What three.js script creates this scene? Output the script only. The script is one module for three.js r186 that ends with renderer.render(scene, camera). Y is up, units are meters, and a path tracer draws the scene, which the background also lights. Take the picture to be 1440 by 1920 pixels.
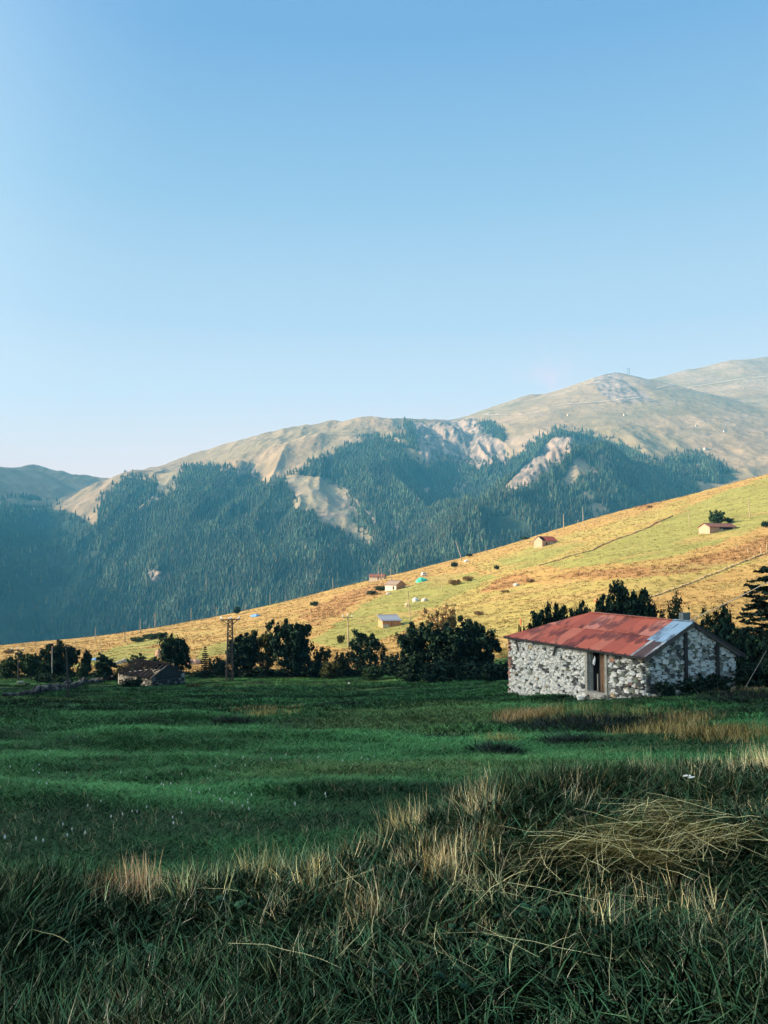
import * as THREE from 'three';
import { mergeGeometries, toCreasedNormals, mergeVertices } from 'three/addons/utils/BufferGeometryUtils.js';
import { MarchingCubes } from 'three/addons/objects/MarchingCubes.js';

// ---------------------------------------------------------------- camera, sky, sun, exposure
const scene = new THREE.Scene();
const EYE = 1.62, FOCAL = 1600, PITCH = Math.atan(80 / 1600);      // eye height in metres; lens in photo pixels (1440 x 1920)
const camera = new THREE.PerspectiveCamera(2 * Math.atan(960 / FOCAL) * 180 / Math.PI, 768 / 1024, 0.1, 12000);
camera.position.set(0, EYE, 0);
camera.rotation.x = PITCH;
scene.add(camera);
const renderer = new THREE.WebGLRenderer({ antialias: true });
renderer.setSize(768, 1024);
renderer.toneMapping = THREE.LinearToneMapping;
renderer.toneMappingExposure = 2.35;
renderer.shadowMap.enabled = true;

const SUN_AZ = -92 * Math.PI / 180, SUN_EL = 20 * Math.PI / 180;    // sun low on the left
const SUN = new THREE.Vector3(Math.sin(SUN_AZ) * Math.cos(SUN_EL), Math.sin(SUN_EL), -Math.cos(SUN_AZ) * Math.cos(SUN_EL));
const sun = new THREE.DirectionalLight(new THREE.Color().setRGB(1.0, 0.80, 0.56), 5.0);
sun.position.copy(SUN).multiplyScalar(900); sun.position.y += 20;
sun.castShadow = true;
sun.shadow.mapSize.set(4096, 4096);
Object.assign(sun.shadow.camera, { left: -600, right: 600, top: 400, bottom: -400, near: 10, far: 3000 });
scene.add(sun); scene.add(sun.target);

const clamp = (v, a, b) => v < a ? a : v > b ? b : v, lerp = (a, b, t) => a + (b - a) * t;
const smooth = (a, b, v) => { const t = clamp((v - a) / (b - a), 0, 1); return t * t * (3 - 2 * t); };
{ // clear morning sky: deep blue above, pale at the horizon, a glow round the low sun, one faint wisp of cloud
  const W = 2048, H = 1024, d = new Float32Array(W * H * 4);
  const stops = [[-90, .60, .66, .74], [0, 1.70, 1.14, .90], [4, 1.66, 1.12, .90], [8, 1.34, 1.0, .90], [15, .72, .74, .87], [23, .40, .56, .78], [32, .215, .39, .71], [50, .14, .32, .64], [90, .11, .27, .58]];
  for (let j = 0; j < H; j++) for (let i = 0; i < W; i++) {
    const el = ((j + .5) / H - .5) * Math.PI, az = ((i + .5) / W - .5) * 2 * Math.PI;
    const v = [Math.cos(el) * Math.cos(az), Math.sin(el), Math.cos(el) * Math.sin(az)];
    const e = el * 180 / Math.PI;
    let k = 0; while (k < stops.length - 2 && stops[k + 1][0] < e) k++;
    const a = stops[k], b = stops[k + 1], t = Math.min(1, Math.max(0, (e - a[0]) / (b[0] - a[0])));
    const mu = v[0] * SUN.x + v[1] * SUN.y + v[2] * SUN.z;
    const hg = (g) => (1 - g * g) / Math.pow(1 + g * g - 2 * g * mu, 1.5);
    const glow = (.23 * hg(.78) + .15 * hg(.60)) * smooth(.30, .88, mu);                        // forward scatter in hazy air, strengthened out of view to fill the shade
    const pu = 720 + FOCAL * Math.tan(az + Math.PI / 2), pe = 1040 - FOCAL * Math.tan(el) / Math.cos(az + Math.PI / 2);
    let wisp = 0; if (Math.abs(az + Math.PI / 2) < .6 && el > 0) { const dx = (pu - 1035) / 50, dy = (pe - 700) / 42; wisp = Math.exp(-dx * dx - dy * dy) * (.5 + 1.1 * fbm(pu / 26, pe / 22, 4)); }
    const o = (j * W + i) * 4;
    const q = .41;                                                      // strength of the whole sky at this exposure
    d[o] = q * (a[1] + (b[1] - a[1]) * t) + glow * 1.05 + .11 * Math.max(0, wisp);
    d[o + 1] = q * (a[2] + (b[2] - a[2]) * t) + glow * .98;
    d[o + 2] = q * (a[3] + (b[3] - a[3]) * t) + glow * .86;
    d[o + 3] = 1;
  }
  const t = new THREE.DataTexture(d, W, H, THREE.RGBAFormat, THREE.FloatType);
  t.mapping = THREE.EquirectangularReflectionMapping; t.colorSpace = THREE.LinearSRGBColorSpace;
  t.magFilter = t.minFilter = THREE.LinearFilter; t.needsUpdate = true;
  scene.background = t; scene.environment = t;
}
scene.fog = new THREE.FogExp2(new THREE.Color().setRGB(.13, .62, 1.0), 0.000125);   // morning haze over the valley

// ---------------------------------------------------------------- small tools
function seeded(s) { return () => { s |= 0; s = s + 0x6D2B79F5 | 0; let t = Math.imul(s ^ s >>> 15, 1 | s); t = t + Math.imul(t ^ t >>> 7, 61 | t) ^ t; return ((t ^ t >>> 14) >>> 0) / 4294967296; }; }
function hash(x, y) { let h = Math.imul(x, 374761393) + Math.imul(y, 668265263) | 0; h = Math.imul(h ^ h >>> 13, 1274126177); return ((h ^ h >>> 16) >>> 0) / 4294967296; }
function vnoise(x, y, p = 0) {                                      // value noise in -1..1, periodic when p > 0
  const xi = Math.floor(x), yi = Math.floor(y), fx = x - xi, fy = y - yi;
  const w = (n) => p ? ((n % p) + p) % p : n, u = fx * fx * fx * (fx * (fx * 6 - 15) + 10), v = fy * fy * fy * (fy * (fy * 6 - 15) + 10);
  const x0 = w(xi), x1 = w(xi + 1), y0 = w(yi), y1 = w(yi + 1);
  return 2 * lerp(lerp(hash(x0, y0), hash(x1, y0), u), lerp(hash(x0, y1), hash(x1, y1), u), v) - 1;
}
function fbm(x, y, o = 4, p = 0) { let s = 0, a = .5; for (let i = 0; i < o; i++) { s += a * vnoise(x + i * 17.3 * (p ? 0 : 1), y - i * 9.1 * (p ? 0 : 1), p); x *= 2; y *= 2; p *= 2; a *= .5; } return s; }
function ridged(x, y, o = 4) { let s = 0, a = .5; for (let i = 0; i < o; i++) { s += a * (1 - 2 * Math.abs(vnoise(x + i * 31.7, y + i * 11.9))); x *= 2.03; y *= 2.03; a *= .5; } return s; }
function curve(xs, ys) {                                            // smooth curve through points
  const n = xs.length, m = ys.map((_, i) => { const a = Math.max(0, i - 1), b = Math.min(n - 1, i + 1); return (ys[b] - ys[a]) / (xs[b] - xs[a]); });
  return (x) => {
    if (x <= xs[0]) return ys[0]; if (x >= xs[n - 1]) return ys[n - 1];
    let i = 0; while (xs[i + 1] < x) i++;
    const h = xs[i + 1] - xs[i], t = (x - xs[i]) / h, t2 = t * t, t3 = t2 * t;
    return (2 * t3 - 3 * t2 + 1) * ys[i] + (t3 - 2 * t2 + t) * h * m[i] + (-2 * t3 + 3 * t2) * ys[i + 1] + (t3 - t2) * h * m[i + 1];
  };
}
const rgb = (r, g, b) => new THREE.Color().setRGB(r, g, b);
function inside(poly, x, y) { let c = false; for (let i = 0, j = poly.length - 1; i < poly.length; j = i++) { const [xi, yi] = poly[i], [xj, yj] = poly[j]; if ((yi > y) !== (yj > y) && x < (xj - xi) * (y - yi) / (yj - yi) + xi) c = !c; } return c; }
const used = {};
function numbered(n) { const k = used[n] = (used[n] ?? -1) + 1; return k ? n + '_' + String(k).padStart(3, '0') : n; }
function tag(o, label, category, group, kind) { if (label) o.userData.label = label; if (category) o.userData.category = category; if (group) o.userData.group = group; if (kind) o.userData.kind = kind; return o; }
function thing(name, label, category, [x, y, z] = [0, 0, 0], turn = 0, group) {
  const o = new THREE.Group(); o.name = numbered(name); o.position.set(x, y, z); o.rotation.y = turn; scene.add(o);
  return tag(o, label, category, group);
}
function mesh(name, geo, mat, parent = scene) {
  const o = new THREE.Mesh(geo, mat); o.name = parent === scene ? numbered(name) : name; o.castShadow = o.receiveShadow = true; parent.add(o); return o;
}
function copyOf(root, label, [x, y, z], turn = 0, scale = 1, group) {
  const r = root.clone(); r.name = numbered(root.name.replace(/_\d{3}$/, '')); r.position.set(x, y, z); r.rotation.set(0, turn, 0);
  if (typeof scale === 'number') r.scale.setScalar(scale); else r.scale.set(...scale);
  r.userData = { ...root.userData }; if (label) r.userData.label = label; if (group) r.userData.group = group;
  scene.add(r); return r;
}
const V = (x, y, z) => new THREE.Vector3(x, y, z);
function box(w, h, d, x = 0, y = 0, z = 0, rx = 0, ry = 0, rz = 0) { const g = new THREE.BoxGeometry(w, h, d).toNonIndexed(); g.rotateX(rx); g.rotateY(ry); g.rotateZ(rz); g.translate(x, y, z); return g; }
function bar(a, b, r0, r1 = r0, seg = 6) {                           // tapered round bar from a to b
  const d = b.clone().sub(a), g = new THREE.CylinderGeometry(r1, r0, d.length(), seg, 1).toNonIndexed();
  g.applyQuaternion(new THREE.Quaternion().setFromUnitVectors(V(0, 1, 0), d.clone().normalize())); g.translate((a.x + b.x) / 2, (a.y + b.y) / 2, (a.z + b.z) / 2); return g;
}
function beam(a, b, w, h) {                                          // squared timber from a to b
  const d = b.clone().sub(a), g = new THREE.BoxGeometry(w, h, d.length()).toNonIndexed();
  const m = new THREE.Matrix4().lookAt(b, a, Math.abs(d.y) > .95 * d.length() ? V(0, 0, 1) : V(0, 1, 0)); g.applyMatrix4(m); g.translate((a.x + b.x) / 2, (a.y + b.y) / 2, (a.z + b.z) / 2); return g;
}
const merge = (list) => mergeGeometries(list.map((g) => g.index ? g.toNonIndexed() : g));
function tint(g, c) { const n = g.attributes.position.count, a = new Float32Array(n * 3); for (let i = 0; i < n; i++) { a[3 * i] = c[0]; a[3 * i + 1] = c[1]; a[3 * i + 2] = c[2]; } g.setAttribute('color', new THREE.BufferAttribute(a, 3)); return g; }
// grey detail texture (multiplies the colour), periodic
function detail(size, f, srgb = false) {
  const d = new Uint8Array(size * size * 4);
  for (let j = 0; j < size; j++) for (let i = 0; i < size; i++) { const c = f(i / size, j / size), o = (j * size + i) * 4; for (let k = 0; k < 3; k++) d[o + k] = clamp(Math.round(255 * (Array.isArray(c) ? c[k] : c)), 0, 255); d[o + 3] = 255; }
  const t = new THREE.DataTexture(d, size, size); t.wrapS = t.wrapT = THREE.RepeatWrapping; t.magFilter = THREE.LinearFilter; t.minFilter = THREE.LinearMipmapLinearFilter; t.generateMipmaps = true; t.needsUpdate = true;
  if (srgb) t.colorSpace = THREE.SRGBColorSpace; return t;
}
// ---------------------------------------------------------------- the lie of the land
// X to the right, F forward (F = -z), heights relative to the eye unless EYE is added
const colsF = [0, 433, 720, 940, 1200, 1440];
const ringF = [8, 25, 45, 70, 95, 118];
const ringH = [
  [-3.1, -3.1, -3.05, -3.05, -3.0, -3.0],
  [-5.35, -5.35, -5.3, -5.3, -5.2, -5.1],
  [-8.1, -8.05, -8.0, -7.75, -7.25, -7.0],
  [-11.4, -11.4, -11.2, -10.6, -9.0, -8.6],
  [-14.6, -14.6, -14.25, -13.7, -10.8, -10.2],
  [-16.9, -16.7, -16.4, -14.6, -11.9, -11.5]].map((r) => curve(colsF, r));
const crestU = [-400, 0, 200, 440, 560, 700, 850, 1000, 1150, 1300, 1440, 1840];
const crestDist = curve(crestU, [300, 300, 320, 345, 360, 380, 400, 420, 440, 450, 460, 480]);
const crestPix = curve(crestU, [1262, 1212, 1192, 1150, 1122, 1086, 1050, 1006, 962, 925, 888, 790]);
const P3 = (x, y, f) => [(x - 720) / FOCAL * f, f, (1040 - y) / FOCAL * f];     // bearing and height angle at a known distance
const ridges = [
  [.37, [[-500, 900, 3600], [-100, 885, 3500], [60, 873, 3500], [150, 889, 3500], [240, 893, 3500], [330, 872, 3400], [440, 832, 3300], [500, 815, 3300], [560, 800, 3300], [620, 790, 3300], [655, 793, 3350], [700, 780, 3300], [790, 784, 3500], [870, 782, 3700], [900, 775, 3800], [950, 754, 3900], [1000, 738, 3900], [1060, 731, 4000], [1110, 712, 4000], [1143, 702, 3950], [1155, 698, 3950], [1172, 706, 4000], [1210, 711, 4200], [1300, 691, 4400], [1380, 672, 4500], [1440, 667, 4600], [1700, 640, 4800], [2100, 640, 5000]]],
  [.60, [[350, 870, 3350], [320, 900, 3000], [270, 960, 2600], [220, 1020, 2300], [190, 1080, 2050], [100, 1192, 1700], [50, 1270, 1500]]],
  [.70, [[620, 790, 3300], [480, 905, 2800], [430, 990, 2400], [400, 1080, 2000], [380, 1160, 1700]]],
  [.70, [[700, 780, 3300], [690, 838, 2900], [650, 905, 2500], [640, 1000, 2100], [600, 1100, 1700]]],
  [.80, [[800, 784, 3500], [850, 798, 3150], [870, 850, 2850], [830, 930, 2400], [780, 1010, 2100]]],
  [.70, [[1330, 935, 2500], [1240, 886, 2350], [1160, 846, 2250], [1100, 826, 2150], [1055, 819, 2100], [1000, 854, 2000], [940, 908, 1850], [880, 963, 1700], [800, 1033, 1550], [735, 1090, 1450]]],
  [.40, [[1200, 884, 2900], [1290, 866, 2800], [1330, 872, 2750], [1390, 898, 2700]]],
  [.50, [[60, 880, 3300], [-100, 850, 2700], [-350, 830, 2000], [-700, 850, 1400]]],
].map(([k, pts]) => [k, pts.map((p) => P3(...p))]);
ridges.push([.7, [[-1719, 1700, 220], [-2228, 2200, 560], [-2632, 2600, 850], [-3200, 3300, 1120], [-3500, 3800, 1150]]]);      // the range further left that shades the valley head
const rockFaces = [
  [[770, 792], [830, 790], [890, 785], [945, 830], [952, 868], [900, 882], [860, 872], [830, 852], [800, 875], [780, 835]],
  [[945, 918], [981, 882], [1009, 857], [1033, 833], [1061, 831], [1081, 839], [1053, 861], [1029, 886], [1009, 902], [977, 918]],
  [[1120, 705], [1155, 698], [1170, 715], [1200, 735], [1225, 748], [1150, 750], [1130, 730]],
  [[682, 959], [696, 962], [710, 980], [720, 1000], [703, 990]], [[734, 973], [752, 990], [745, 1004], [727, 1000]],
  [[270, 1070], [300, 1072], [302, 1092], [280, 1090]], [[795, 920], [805, 918], [806, 934], [797, 934]], [[440, 880], [475, 876], [480, 890], [450, 895]]];
const clearings = [
  [[253, 958], [295, 940], [330, 918], [335, 893], [310, 893], [288, 925]],
  [[547, 914], [575, 905], [616, 910], [650, 929], [668, 948], [668, 980], [690, 1000], [684, 1016], [650, 1006], [630, 985], [605, 985], [595, 964], [568, 957]],
  [[852, 907], [873, 903], [863, 927], [849, 927]],
  [[1051, 908], [1077, 866], [1090, 862], [1102, 876], [1136, 890], [1086, 898], [1065, 910]],
  [[1082, 932], [1102, 920], [1124, 922], [1110, 940]], [[1096, 952], [1118, 944], [1140, 952], [1118, 968]], [[1094, 841], [1134, 857], [1150, 872], [1118, 866]],
  [[1280, 872], [1310, 868], [1318, 884], [1290, 886]]];
for (const p of [...clearings, ...rockFaces.slice(1)]) { const cx = p.reduce((a, q) => a + q[0], 0) / p.length, cy = p.reduce((a, q) => a + q[1], 0) / p.length; for (const q of p) { q[0] = cx + (q[0] - cx) * 1.22; q[1] = cy + (q[1] - cy) * 1.28; } }
const woodsAndShade = [
  [[-500, 955], [0, 946], [60, 946], [140, 962], [178, 985], [195, 940], [235, 903], [290, 912], [325, 888], [380, 884], [440, 888], [482, 900], [492, 918], [540, 908], [562, 886], [620, 856], [690, 828], [745, 833], [772, 868], [800, 880], [832, 868], [866, 878], [950, 872], [1000, 836], [1050, 812], [1100, 822], [1180, 843], [1240, 880], [1312, 918], [1300, 1010], [700, 1160], [0, 1330], [-500, 1330]],  // upper left edge reaches over bare slope, putting its shade into the colour
  [[1244, 876], [1267, 862], [1299, 857], [1323, 862], [1357, 880], [1386, 898], [1355, 908], [1303, 900], [1263, 884]],
  [[885, 790], [920, 795], [948, 820], [940, 835], [905, 815]], [[760, 800], [785, 800], [782, 845], [765, 835]]];
function polar(X, F) { const r = Math.hypot(X, F), a = Math.atan2(X, F), ac = clamp(a, -.873, .873); return [r, a, 720 + FOCAL * Math.tan(ac), r * Math.cos(ac)]; }
function ringAt(u, F) {
  const h = ringH.map((c) => c(u)), n = 5; let i = 0; while (i < n - 1 && ringF[i + 1] < F) i++;
  const m = (k) => { const a = Math.max(0, k - 1), b = Math.min(n, k + 1); return (h[b] - h[a]) / (ringF[b] - ringF[a]); };
  const d = ringF[i + 1] - ringF[i], t = clamp((F - ringF[i]) / d, 0, 1), t2 = t * t, t3 = t2 * t;
  return (2 * t3 - 3 * t2 + 1) * h[i] + (t3 - 2 * t2 + t) * d * m(i) + (-2 * t3 + 3 * t2) * h[i + 1] + (t3 - t2) * d * m(i + 1);
}
function mountainRel(X, F) {
  let best = -320;
  for (const [k, pts] of ridges) for (let i = 0; i + 1 < pts.length; i++) {
    const [ax, af, ah] = pts[i], [bx, bf, bh] = pts[i + 1], dx = bx - ax, df = bf - af;
    const t = clamp(((X - ax) * dx + (F - af) * df) / (dx * dx + df * df), 0, 1);
    const dist = Math.hypot(X - ax - dx * t, F - af - df * t), top = lerp(ah, bh, t);
    const h = top - k * (Math.sqrt(dist * dist + 900) - 30);
    const q = clamp(.5 + .5 * (h - best) / 18, 0, 1); best = lerp(best, h, q) + 18 * q * (1 - q) * .5;
  }
  const px = 720 + FOCAL * X / F, py = 1040 - FOCAL * best / F;
  let n = 20 * ridged(X / 330, F / 480, 4) + 7 * ridged(X / 85, F / 150, 3) - 8;
  n += 84 * (1 - smooth(2700, 3100, F)) * (1 - smooth(650, 900, X)) * (ridged((X + 60 * vnoise(F / 400, X / 500)) / 300, F / 1500 + X / 2600, 3) - .25);
  let rock = 0; for (const p of rockFaces) if (inside(p, px, py)) rock = 1;
  if (rock) n += 13 * ridged(X / 34, F / 240, 3) + 6 * ridged(X / 13, F / 60, 3);
  const f = smooth(1250, 1600, F) * (1 - .72 * smooth(200, 800, X) * smooth(2500, 3000, F));
  return best + n * f;
}
const knollEdge = curve([-6, -2.1, -.7, 0, .5, 1.36, 3.3, 6], [4.5, 4.75, 5.1, 5.85, 6.2, 6.8, 7.4, 8.2]);
function landRel(X, F) {                                            // ground height relative to the eye
  const [r, a, u, Fe] = polar(X, F);
  let h;
  if (Fe <= 118) {
    h = Fe <= 8 ? -(2 + .135 * Math.max(Fe, 0)) : ringAt(u, Fe);
    const roll = smooth(7, 16, Fe) * (1 - smooth(100, 118, Fe));
    if (Fe < 118) h += roll * (.42 * fbm(X / 9 + 3, Fe / 4.5, 3) + .16 * fbm(X / 2.6, Fe / 1.3 + 7, 2));
    const fc = knollEdge(X), top = 1 - smooth(fc - .4, fc + 2.0, F);          // the knoll where the photographer stands
    if (top > 0) h = lerp(h, -1.62 - .05 * Math.max(F, 0) + .02 * X + .13 * fbm(X / 1.1, F / .9, 3) + .10 * smooth(-.3, .6, X) * smooth(3.6, 6, F), top);
  } else {
    const fk = crestDist(u), hk = (1040 - crestPix(u)) / FOCAL * fk, h0 = ringAt(u, 118);
    const slope = (hk - h0) / (fk - 118);
    const t = clamp((Fe - 118) / (fk - 118), 0, 1);
    h = lerp(h0, hk, t + .10 * t * (1 - t));
    if (Fe > fk) { const d = Fe - fk; h = hk + slope * .9 * Math.min(d, 0) - .42 * (Math.sqrt(d * d + 1600) - 40); }
    h += (1 - smooth(fk - 20, fk + 40, Fe)) * smooth(118, 150, Fe) * (.5 * fbm(X / 30, Fe / 17, 3) + .22 * fbm(X / 7, Fe / 4, 2));
    if (Fe > 700) { const m = mountainRel(X, F > 600 ? F : 600), w = smooth(900, 1400, Fe); h = Math.max(h, -320); h = lerp(h, Math.max(h < -300 ? -320 : -320, m), w); }
  }
  // the big shoulder to the left that keeps the meadow in shade
  h += 165 * smooth(-150, -330, X) * (1 - smooth(62, 148, F)) * (1 - smooth(-700, -1100, X)) * (1 - smooth(400, 900, -F));
  return h;
}
const ground = (X, F) => landRel(X, F) + EYE;
const onGround = (px, F) => { const X = (px - 720) / FOCAL * F; return [X, ground(X, F), -F]; };       // a spot at a known bearing and distance
function pixOf(X, F, hrel) {                                       // where a point stands in the photo (pitch included)
  const c = Math.cos(PITCH), s = Math.sin(PITCH), d = F * c + hrel * s, up = hrel * c - F * s; return [720 + FOCAL * X / d, 960 - FOCAL * up / d];
}
function spot(px, py, lo = 6, hi = 470) {                           // the spot of ground seen at a photo position
  let pf = lo, pe = 1; for (let F = lo; F < hi; F *= 1.004) { const X = (px - 720) / FOCAL * F * 1.00, [, y] = pixOf(X, F, landRel(X, F)); if (y <= py) { const X2 = (px - 720) / FOCAL * F; return [X2, ground(X2, F), -F, F]; } pf = F; }
  const X = (px - 720) / FOCAL * hi; return [X, ground(X, hi), -hi, hi];
}
// ring mesh round the viewpoint, fine where the photo looks
const AZ = []; { for (let a = -180; a < -27; a += 4) AZ.push(a); for (let i = 0; i <= 640; i++) AZ.push(-27 + 54 * i / 640); for (let a = 31; a <= 180; a += 4) AZ.push(a); if (AZ[AZ.length - 1] < 180) AZ.push(180); }
const rows = (a, b, n, p = 1) => Array.from({ length: n + 1 }, (_, i) => a * Math.pow(b / a, Math.pow(i / n, p)));
const R_MEADOW = rows(.4, 122, 230), R_HILL = rows(122, 620, 150), R_MTN = [...rows(620, 1300, 14).slice(0, -1), ...rows(1300, 5600, 330)];
function sheet(name, radii, color, mat) {
  const nA = AZ.length, nR = radii.length, pos = new Float32Array(nA * nR * 3), col = new Float32Array(nA * nR * 3), uv = new Float32Array(nA * nR * 2), idx = [];
  for (let j = 0; j < nR; j++) for (let i = 0; i < nA; i++) {
    const a = AZ[i] * Math.PI / 180, X = radii[j] * Math.sin(a), F = radii[j] * Math.cos(a), h = landRel(X, F), o = j * nA + i;
    pos.set([X, h + EYE, -F], o * 3); uv.set([X, F], o * 2); col.set(color(X, F, h), o * 3);
    if (j && i) { const p = o - nA; idx.push(p - 1, o, p, p - 1, o - 1, o); }
  }
  const g = new THREE.BufferGeometry(); g.setAttribute('position', new THREE.BufferAttribute(pos, 3)); g.setAttribute('uv', new THREE.BufferAttribute(uv, 2)); g.setAttribute('color', new THREE.BufferAttribute(col, 3));
  g.setIndex(idx); g.computeVertexNormals();
  const m = mesh(name, g, mat); m.userData.kind = 'structure'; return m;
}
const mixc = (a, b, t) => [lerp(a[0], b[0], t), lerp(a[1], b[1], t), lerp(a[2], b[2], t)];
const turfTex = detail(512, (x, y) => .74 + .5 * fbm(x * 9, y * 9, 5, 9) + .1 * fbm(x * 60, y * 60, 2, 60)); turfTex.repeat.set(1 / 7, 1 / 7);
const turfBump = detail(512, (x, y) => .5 + .5 * fbm(x * 40, y * 40, 3, 40)); turfBump.repeat.set(1 / 7, 1 / 7);
const hillTex = detail(1024, (x, y) => 1.0 + .30 * fbm(x * 10, y * 10, 5, 10) + .10 * fbm(x * 70, y * 70, 2, 70)); hillTex.repeat.set(1 / 48, 1 / 48);
const hillBump = detail(1024, (x, y) => .5 + .5 * fbm(x * 40, y * 80, 4, 40)); hillBump.repeat.set(1 / 48, 1 / 48);
const mtnTex = detail(1024, (x, y) => .9 + .26 * fbm(x * 8, y * 8, 6, 8)); mtnTex.repeat.set(1 / 460, 1 / 460);
const mtnBump = detail(1024, (x, y) => .5 + .5 * fbm(x * 24, y * 24, 5, 24)); mtnBump.repeat.set(1 / 460, 1 / 460);
const M = {
  turf: new THREE.MeshStandardMaterial({ name: 'turf', vertexColors: true, map: turfTex, bumpMap: turfBump, bumpScale: .06, roughness: 1 }),
  hill: new THREE.MeshStandardMaterial({ name: 'hill grass', vertexColors: true, map: hillTex, bumpMap: hillBump, bumpScale: .22, roughness: 1 }),
  mountain: new THREE.MeshStandardMaterial({ name: 'mountain ground', vertexColors: true, map: mtnTex, bumpMap: mtnBump, bumpScale: 4, roughness: 1 }),
};
for (const m of Object.values(M)) { m.specularIntensity = .2; }

sheet('meadow', R_MEADOW, (X, F, h) => {
  let c = [.050, .150, .050];
  c = mixc(c, [.095, .165, .050], smooth(.0, .4, fbm(X / 11 + 5, F / 6, 3))); c = c.map((v) => v * (1 + .8 * fbm(X / 5 + 70, F / 1.9, 4)));
  c = mixc(c, [.10, .085, .05], .8 * smooth(.22, .5, fbm(X / 7 + 31, F / 3 + 4, 3)));
  if (F < 9) c = mixc(c, [.035, .045, .022], 1 - smooth(6, 9, F));
  return c;
}, M.turf);

const greenFields = [
  [[1015, 1060], [1100, 1035], [1190, 1000], [1270, 965], [1300, 945], [1440, 893], [1560, 850], [1560, 950], [1430, 985], [1340, 1020], [1250, 1045], [1150, 1058], [1050, 1066]],
  [[575, 1205], [615, 1180], [670, 1140], [740, 1105], [790, 1090], [840, 1075], [890, 1072], [940, 1078], [900, 1100], [850, 1115], [830, 1130], [790, 1150], [760, 1180], [700, 1205], [640, 1215]],
  [[130, 1250], [215, 1215], [270, 1197], [330, 1190], [335, 1200], [270, 1215], [330, 1222], [300, 1240], [220, 1245]],
  [[370, 1240], [380, 1215], [430, 1203], [470, 1195], [470, 1215], [430, 1225]],
  [[930, 1050], [1000, 1030], [1080, 1015], [1100, 1020], [1015, 1055], [960, 1065]]];
const yellowFields = [
  [[780, 1200], [800, 1150], [860, 1110], [930, 1090], [1010, 1095], [1200, 1080], [1420, 1050], [1300, 1095], [1200, 1130], [1100, 1180], [960, 1230]],
  [[880, 1060], [1000, 1025], [1150, 980], [1290, 935], [1290, 950], [1190, 995], [1100, 1035], [1000, 1062], [940, 1075]]];
const brownBands = [
  [[1020, 1082], [1100, 1068], [1200, 1065], [1300, 1050], [1370, 1030], [1440, 1005], [1480, 985], [1480, 1030], [1400, 1050], [1300, 1072], [1200, 1082], [1100, 1082]],
  [[900, 1108], [940, 1090], [990, 1070], [1000, 1085], [950, 1105], [910, 1115]],
  [[560, 1150], [620, 1120], [700, 1095], [740, 1088], [760, 1095], [690, 1120], [640, 1150], [590, 1175]],
  [[1130, 945], [1280, 905], [1380, 885], [1300, 920], [1200, 955]]];
const nearPoly = (list, x, y) => { for (const p of list) if (inside(p, x, y)) return true; return false; };
function hillKind(X, F) {                                           // 0 tawny, 1 green, 2 yellow, 3 brown bracken
  const [px, py] = pixOf(X, F, landRel(X, F)), jx = px + 16 * fbm(X / 9, F / 9, 3), jy = py + 7 * fbm(X / 8 + 9, F / 8, 3);
  return nearPoly(brownBands, jx, jy) ? 3 : nearPoly(greenFields, jx, jy) ? 1 : nearPoly(yellowFields, jx, jy) ? 2 : 0;
}
sheet('hillside', R_HILL, (X, F, h) => {
  const n = fbm(X / 22, F / 12, 4);
  const k = F > 60 ? hillKind(X, F) : 0;
  let c = [[.42, .265, .088], [.285, .265, .075], [.385, .295, .09], [.37, .20, .075]][k];
  c = mixc(c, [.46, .28, .105], smooth(.1, .5, n) * .5); c = mixc(c, [.36, .32, .10], smooth(.12, .5, -n) * .4);
  const p = fbm(X / 3.1, F / 2.2, 3); c = c.map((v) => v * (1 + .12 * p));
  return c;
}, M.hill);

const rockAt = (px, py) => nearPoly(rockFaces, px, py);
const woodOrShadeAt = (px, py) => nearPoly(woodsAndShade, px, py) && !nearPoly(clearings, px, py) && !rockAt(px, py);
sheet('mountain', R_MTN, (X, F, h) => {
  if (F < 900) return [.16, .16, .09];
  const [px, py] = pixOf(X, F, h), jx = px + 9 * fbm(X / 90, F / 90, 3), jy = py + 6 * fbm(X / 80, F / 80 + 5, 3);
  const n = fbm(X / 260, F / 260, 4);
  let c = mixc([.35, .24, .135], [.285, .21, .112], smooth(-.25, .3, n));
  c = mixc(c, [.41, .29, .19], .6 * smooth(.15, .45, fbm(X / 150 + 9, F / 110, 3)));
  if (rockAt(jx, jy)) c = mixc([.37, .265, .195], [.17, .14, .115], smooth(-.15, .2, fbm(X / 14, F / 40, 4)));
  else if (nearPoly(clearings, jx, jy)) c = mixc([.31, .24, .14], [.29, .215, .15], smooth(-.1, .3, n));
  else if (woodOrShadeAt(px, py)) c = [.035, .05, .03];  // forest floor; at far left also shade painted on bare slope
  return c;
}, M.mountain);
// ---------------------------------------------------------------- shared materials and small shapes
const std = (name, color, rough = .9, extra = {}) => { const m = new THREE.MeshPhysicalMaterial({ name, color: rgb(...color), roughness: rough, ...extra }); return m; };
const grain = detail(256, (x, y) => .72 + .5 * fbm(x * 24, y * 2, 4, 2) + .15 * fbm(x * 90, y * 6, 2, 6)); grain.repeat.set(.8, .8);
const rough1 = detail(256, (x, y) => .92 + .3 * fbm(x * 8, y * 8, 5, 8));
const rust = detail(512, (x, y) => { const n = fbm(x * 6, y * 2, 5, 2) + .6 * fbm(x * 5, y * 5, 4, 5); const k = smooth(-.02, .42, n), f = .16 * fbm(x * 16, y * 3, 3, 1); return [lerp(1, .42, k) + f, lerp(1, .36, k) + f, lerp(1, .36, k) + f]; }); rust.repeat.set(.33, .33);
const pits = detail(512, (x, y) => { const n = fbm(x * 26, y * 34, 4, 2), m = fbm(x * 7, y * 7, 3, 7); return .98 + .2 * m - .6 * smooth(.10, .38, n); }); pits.repeat.set(.55, .55);
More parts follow.
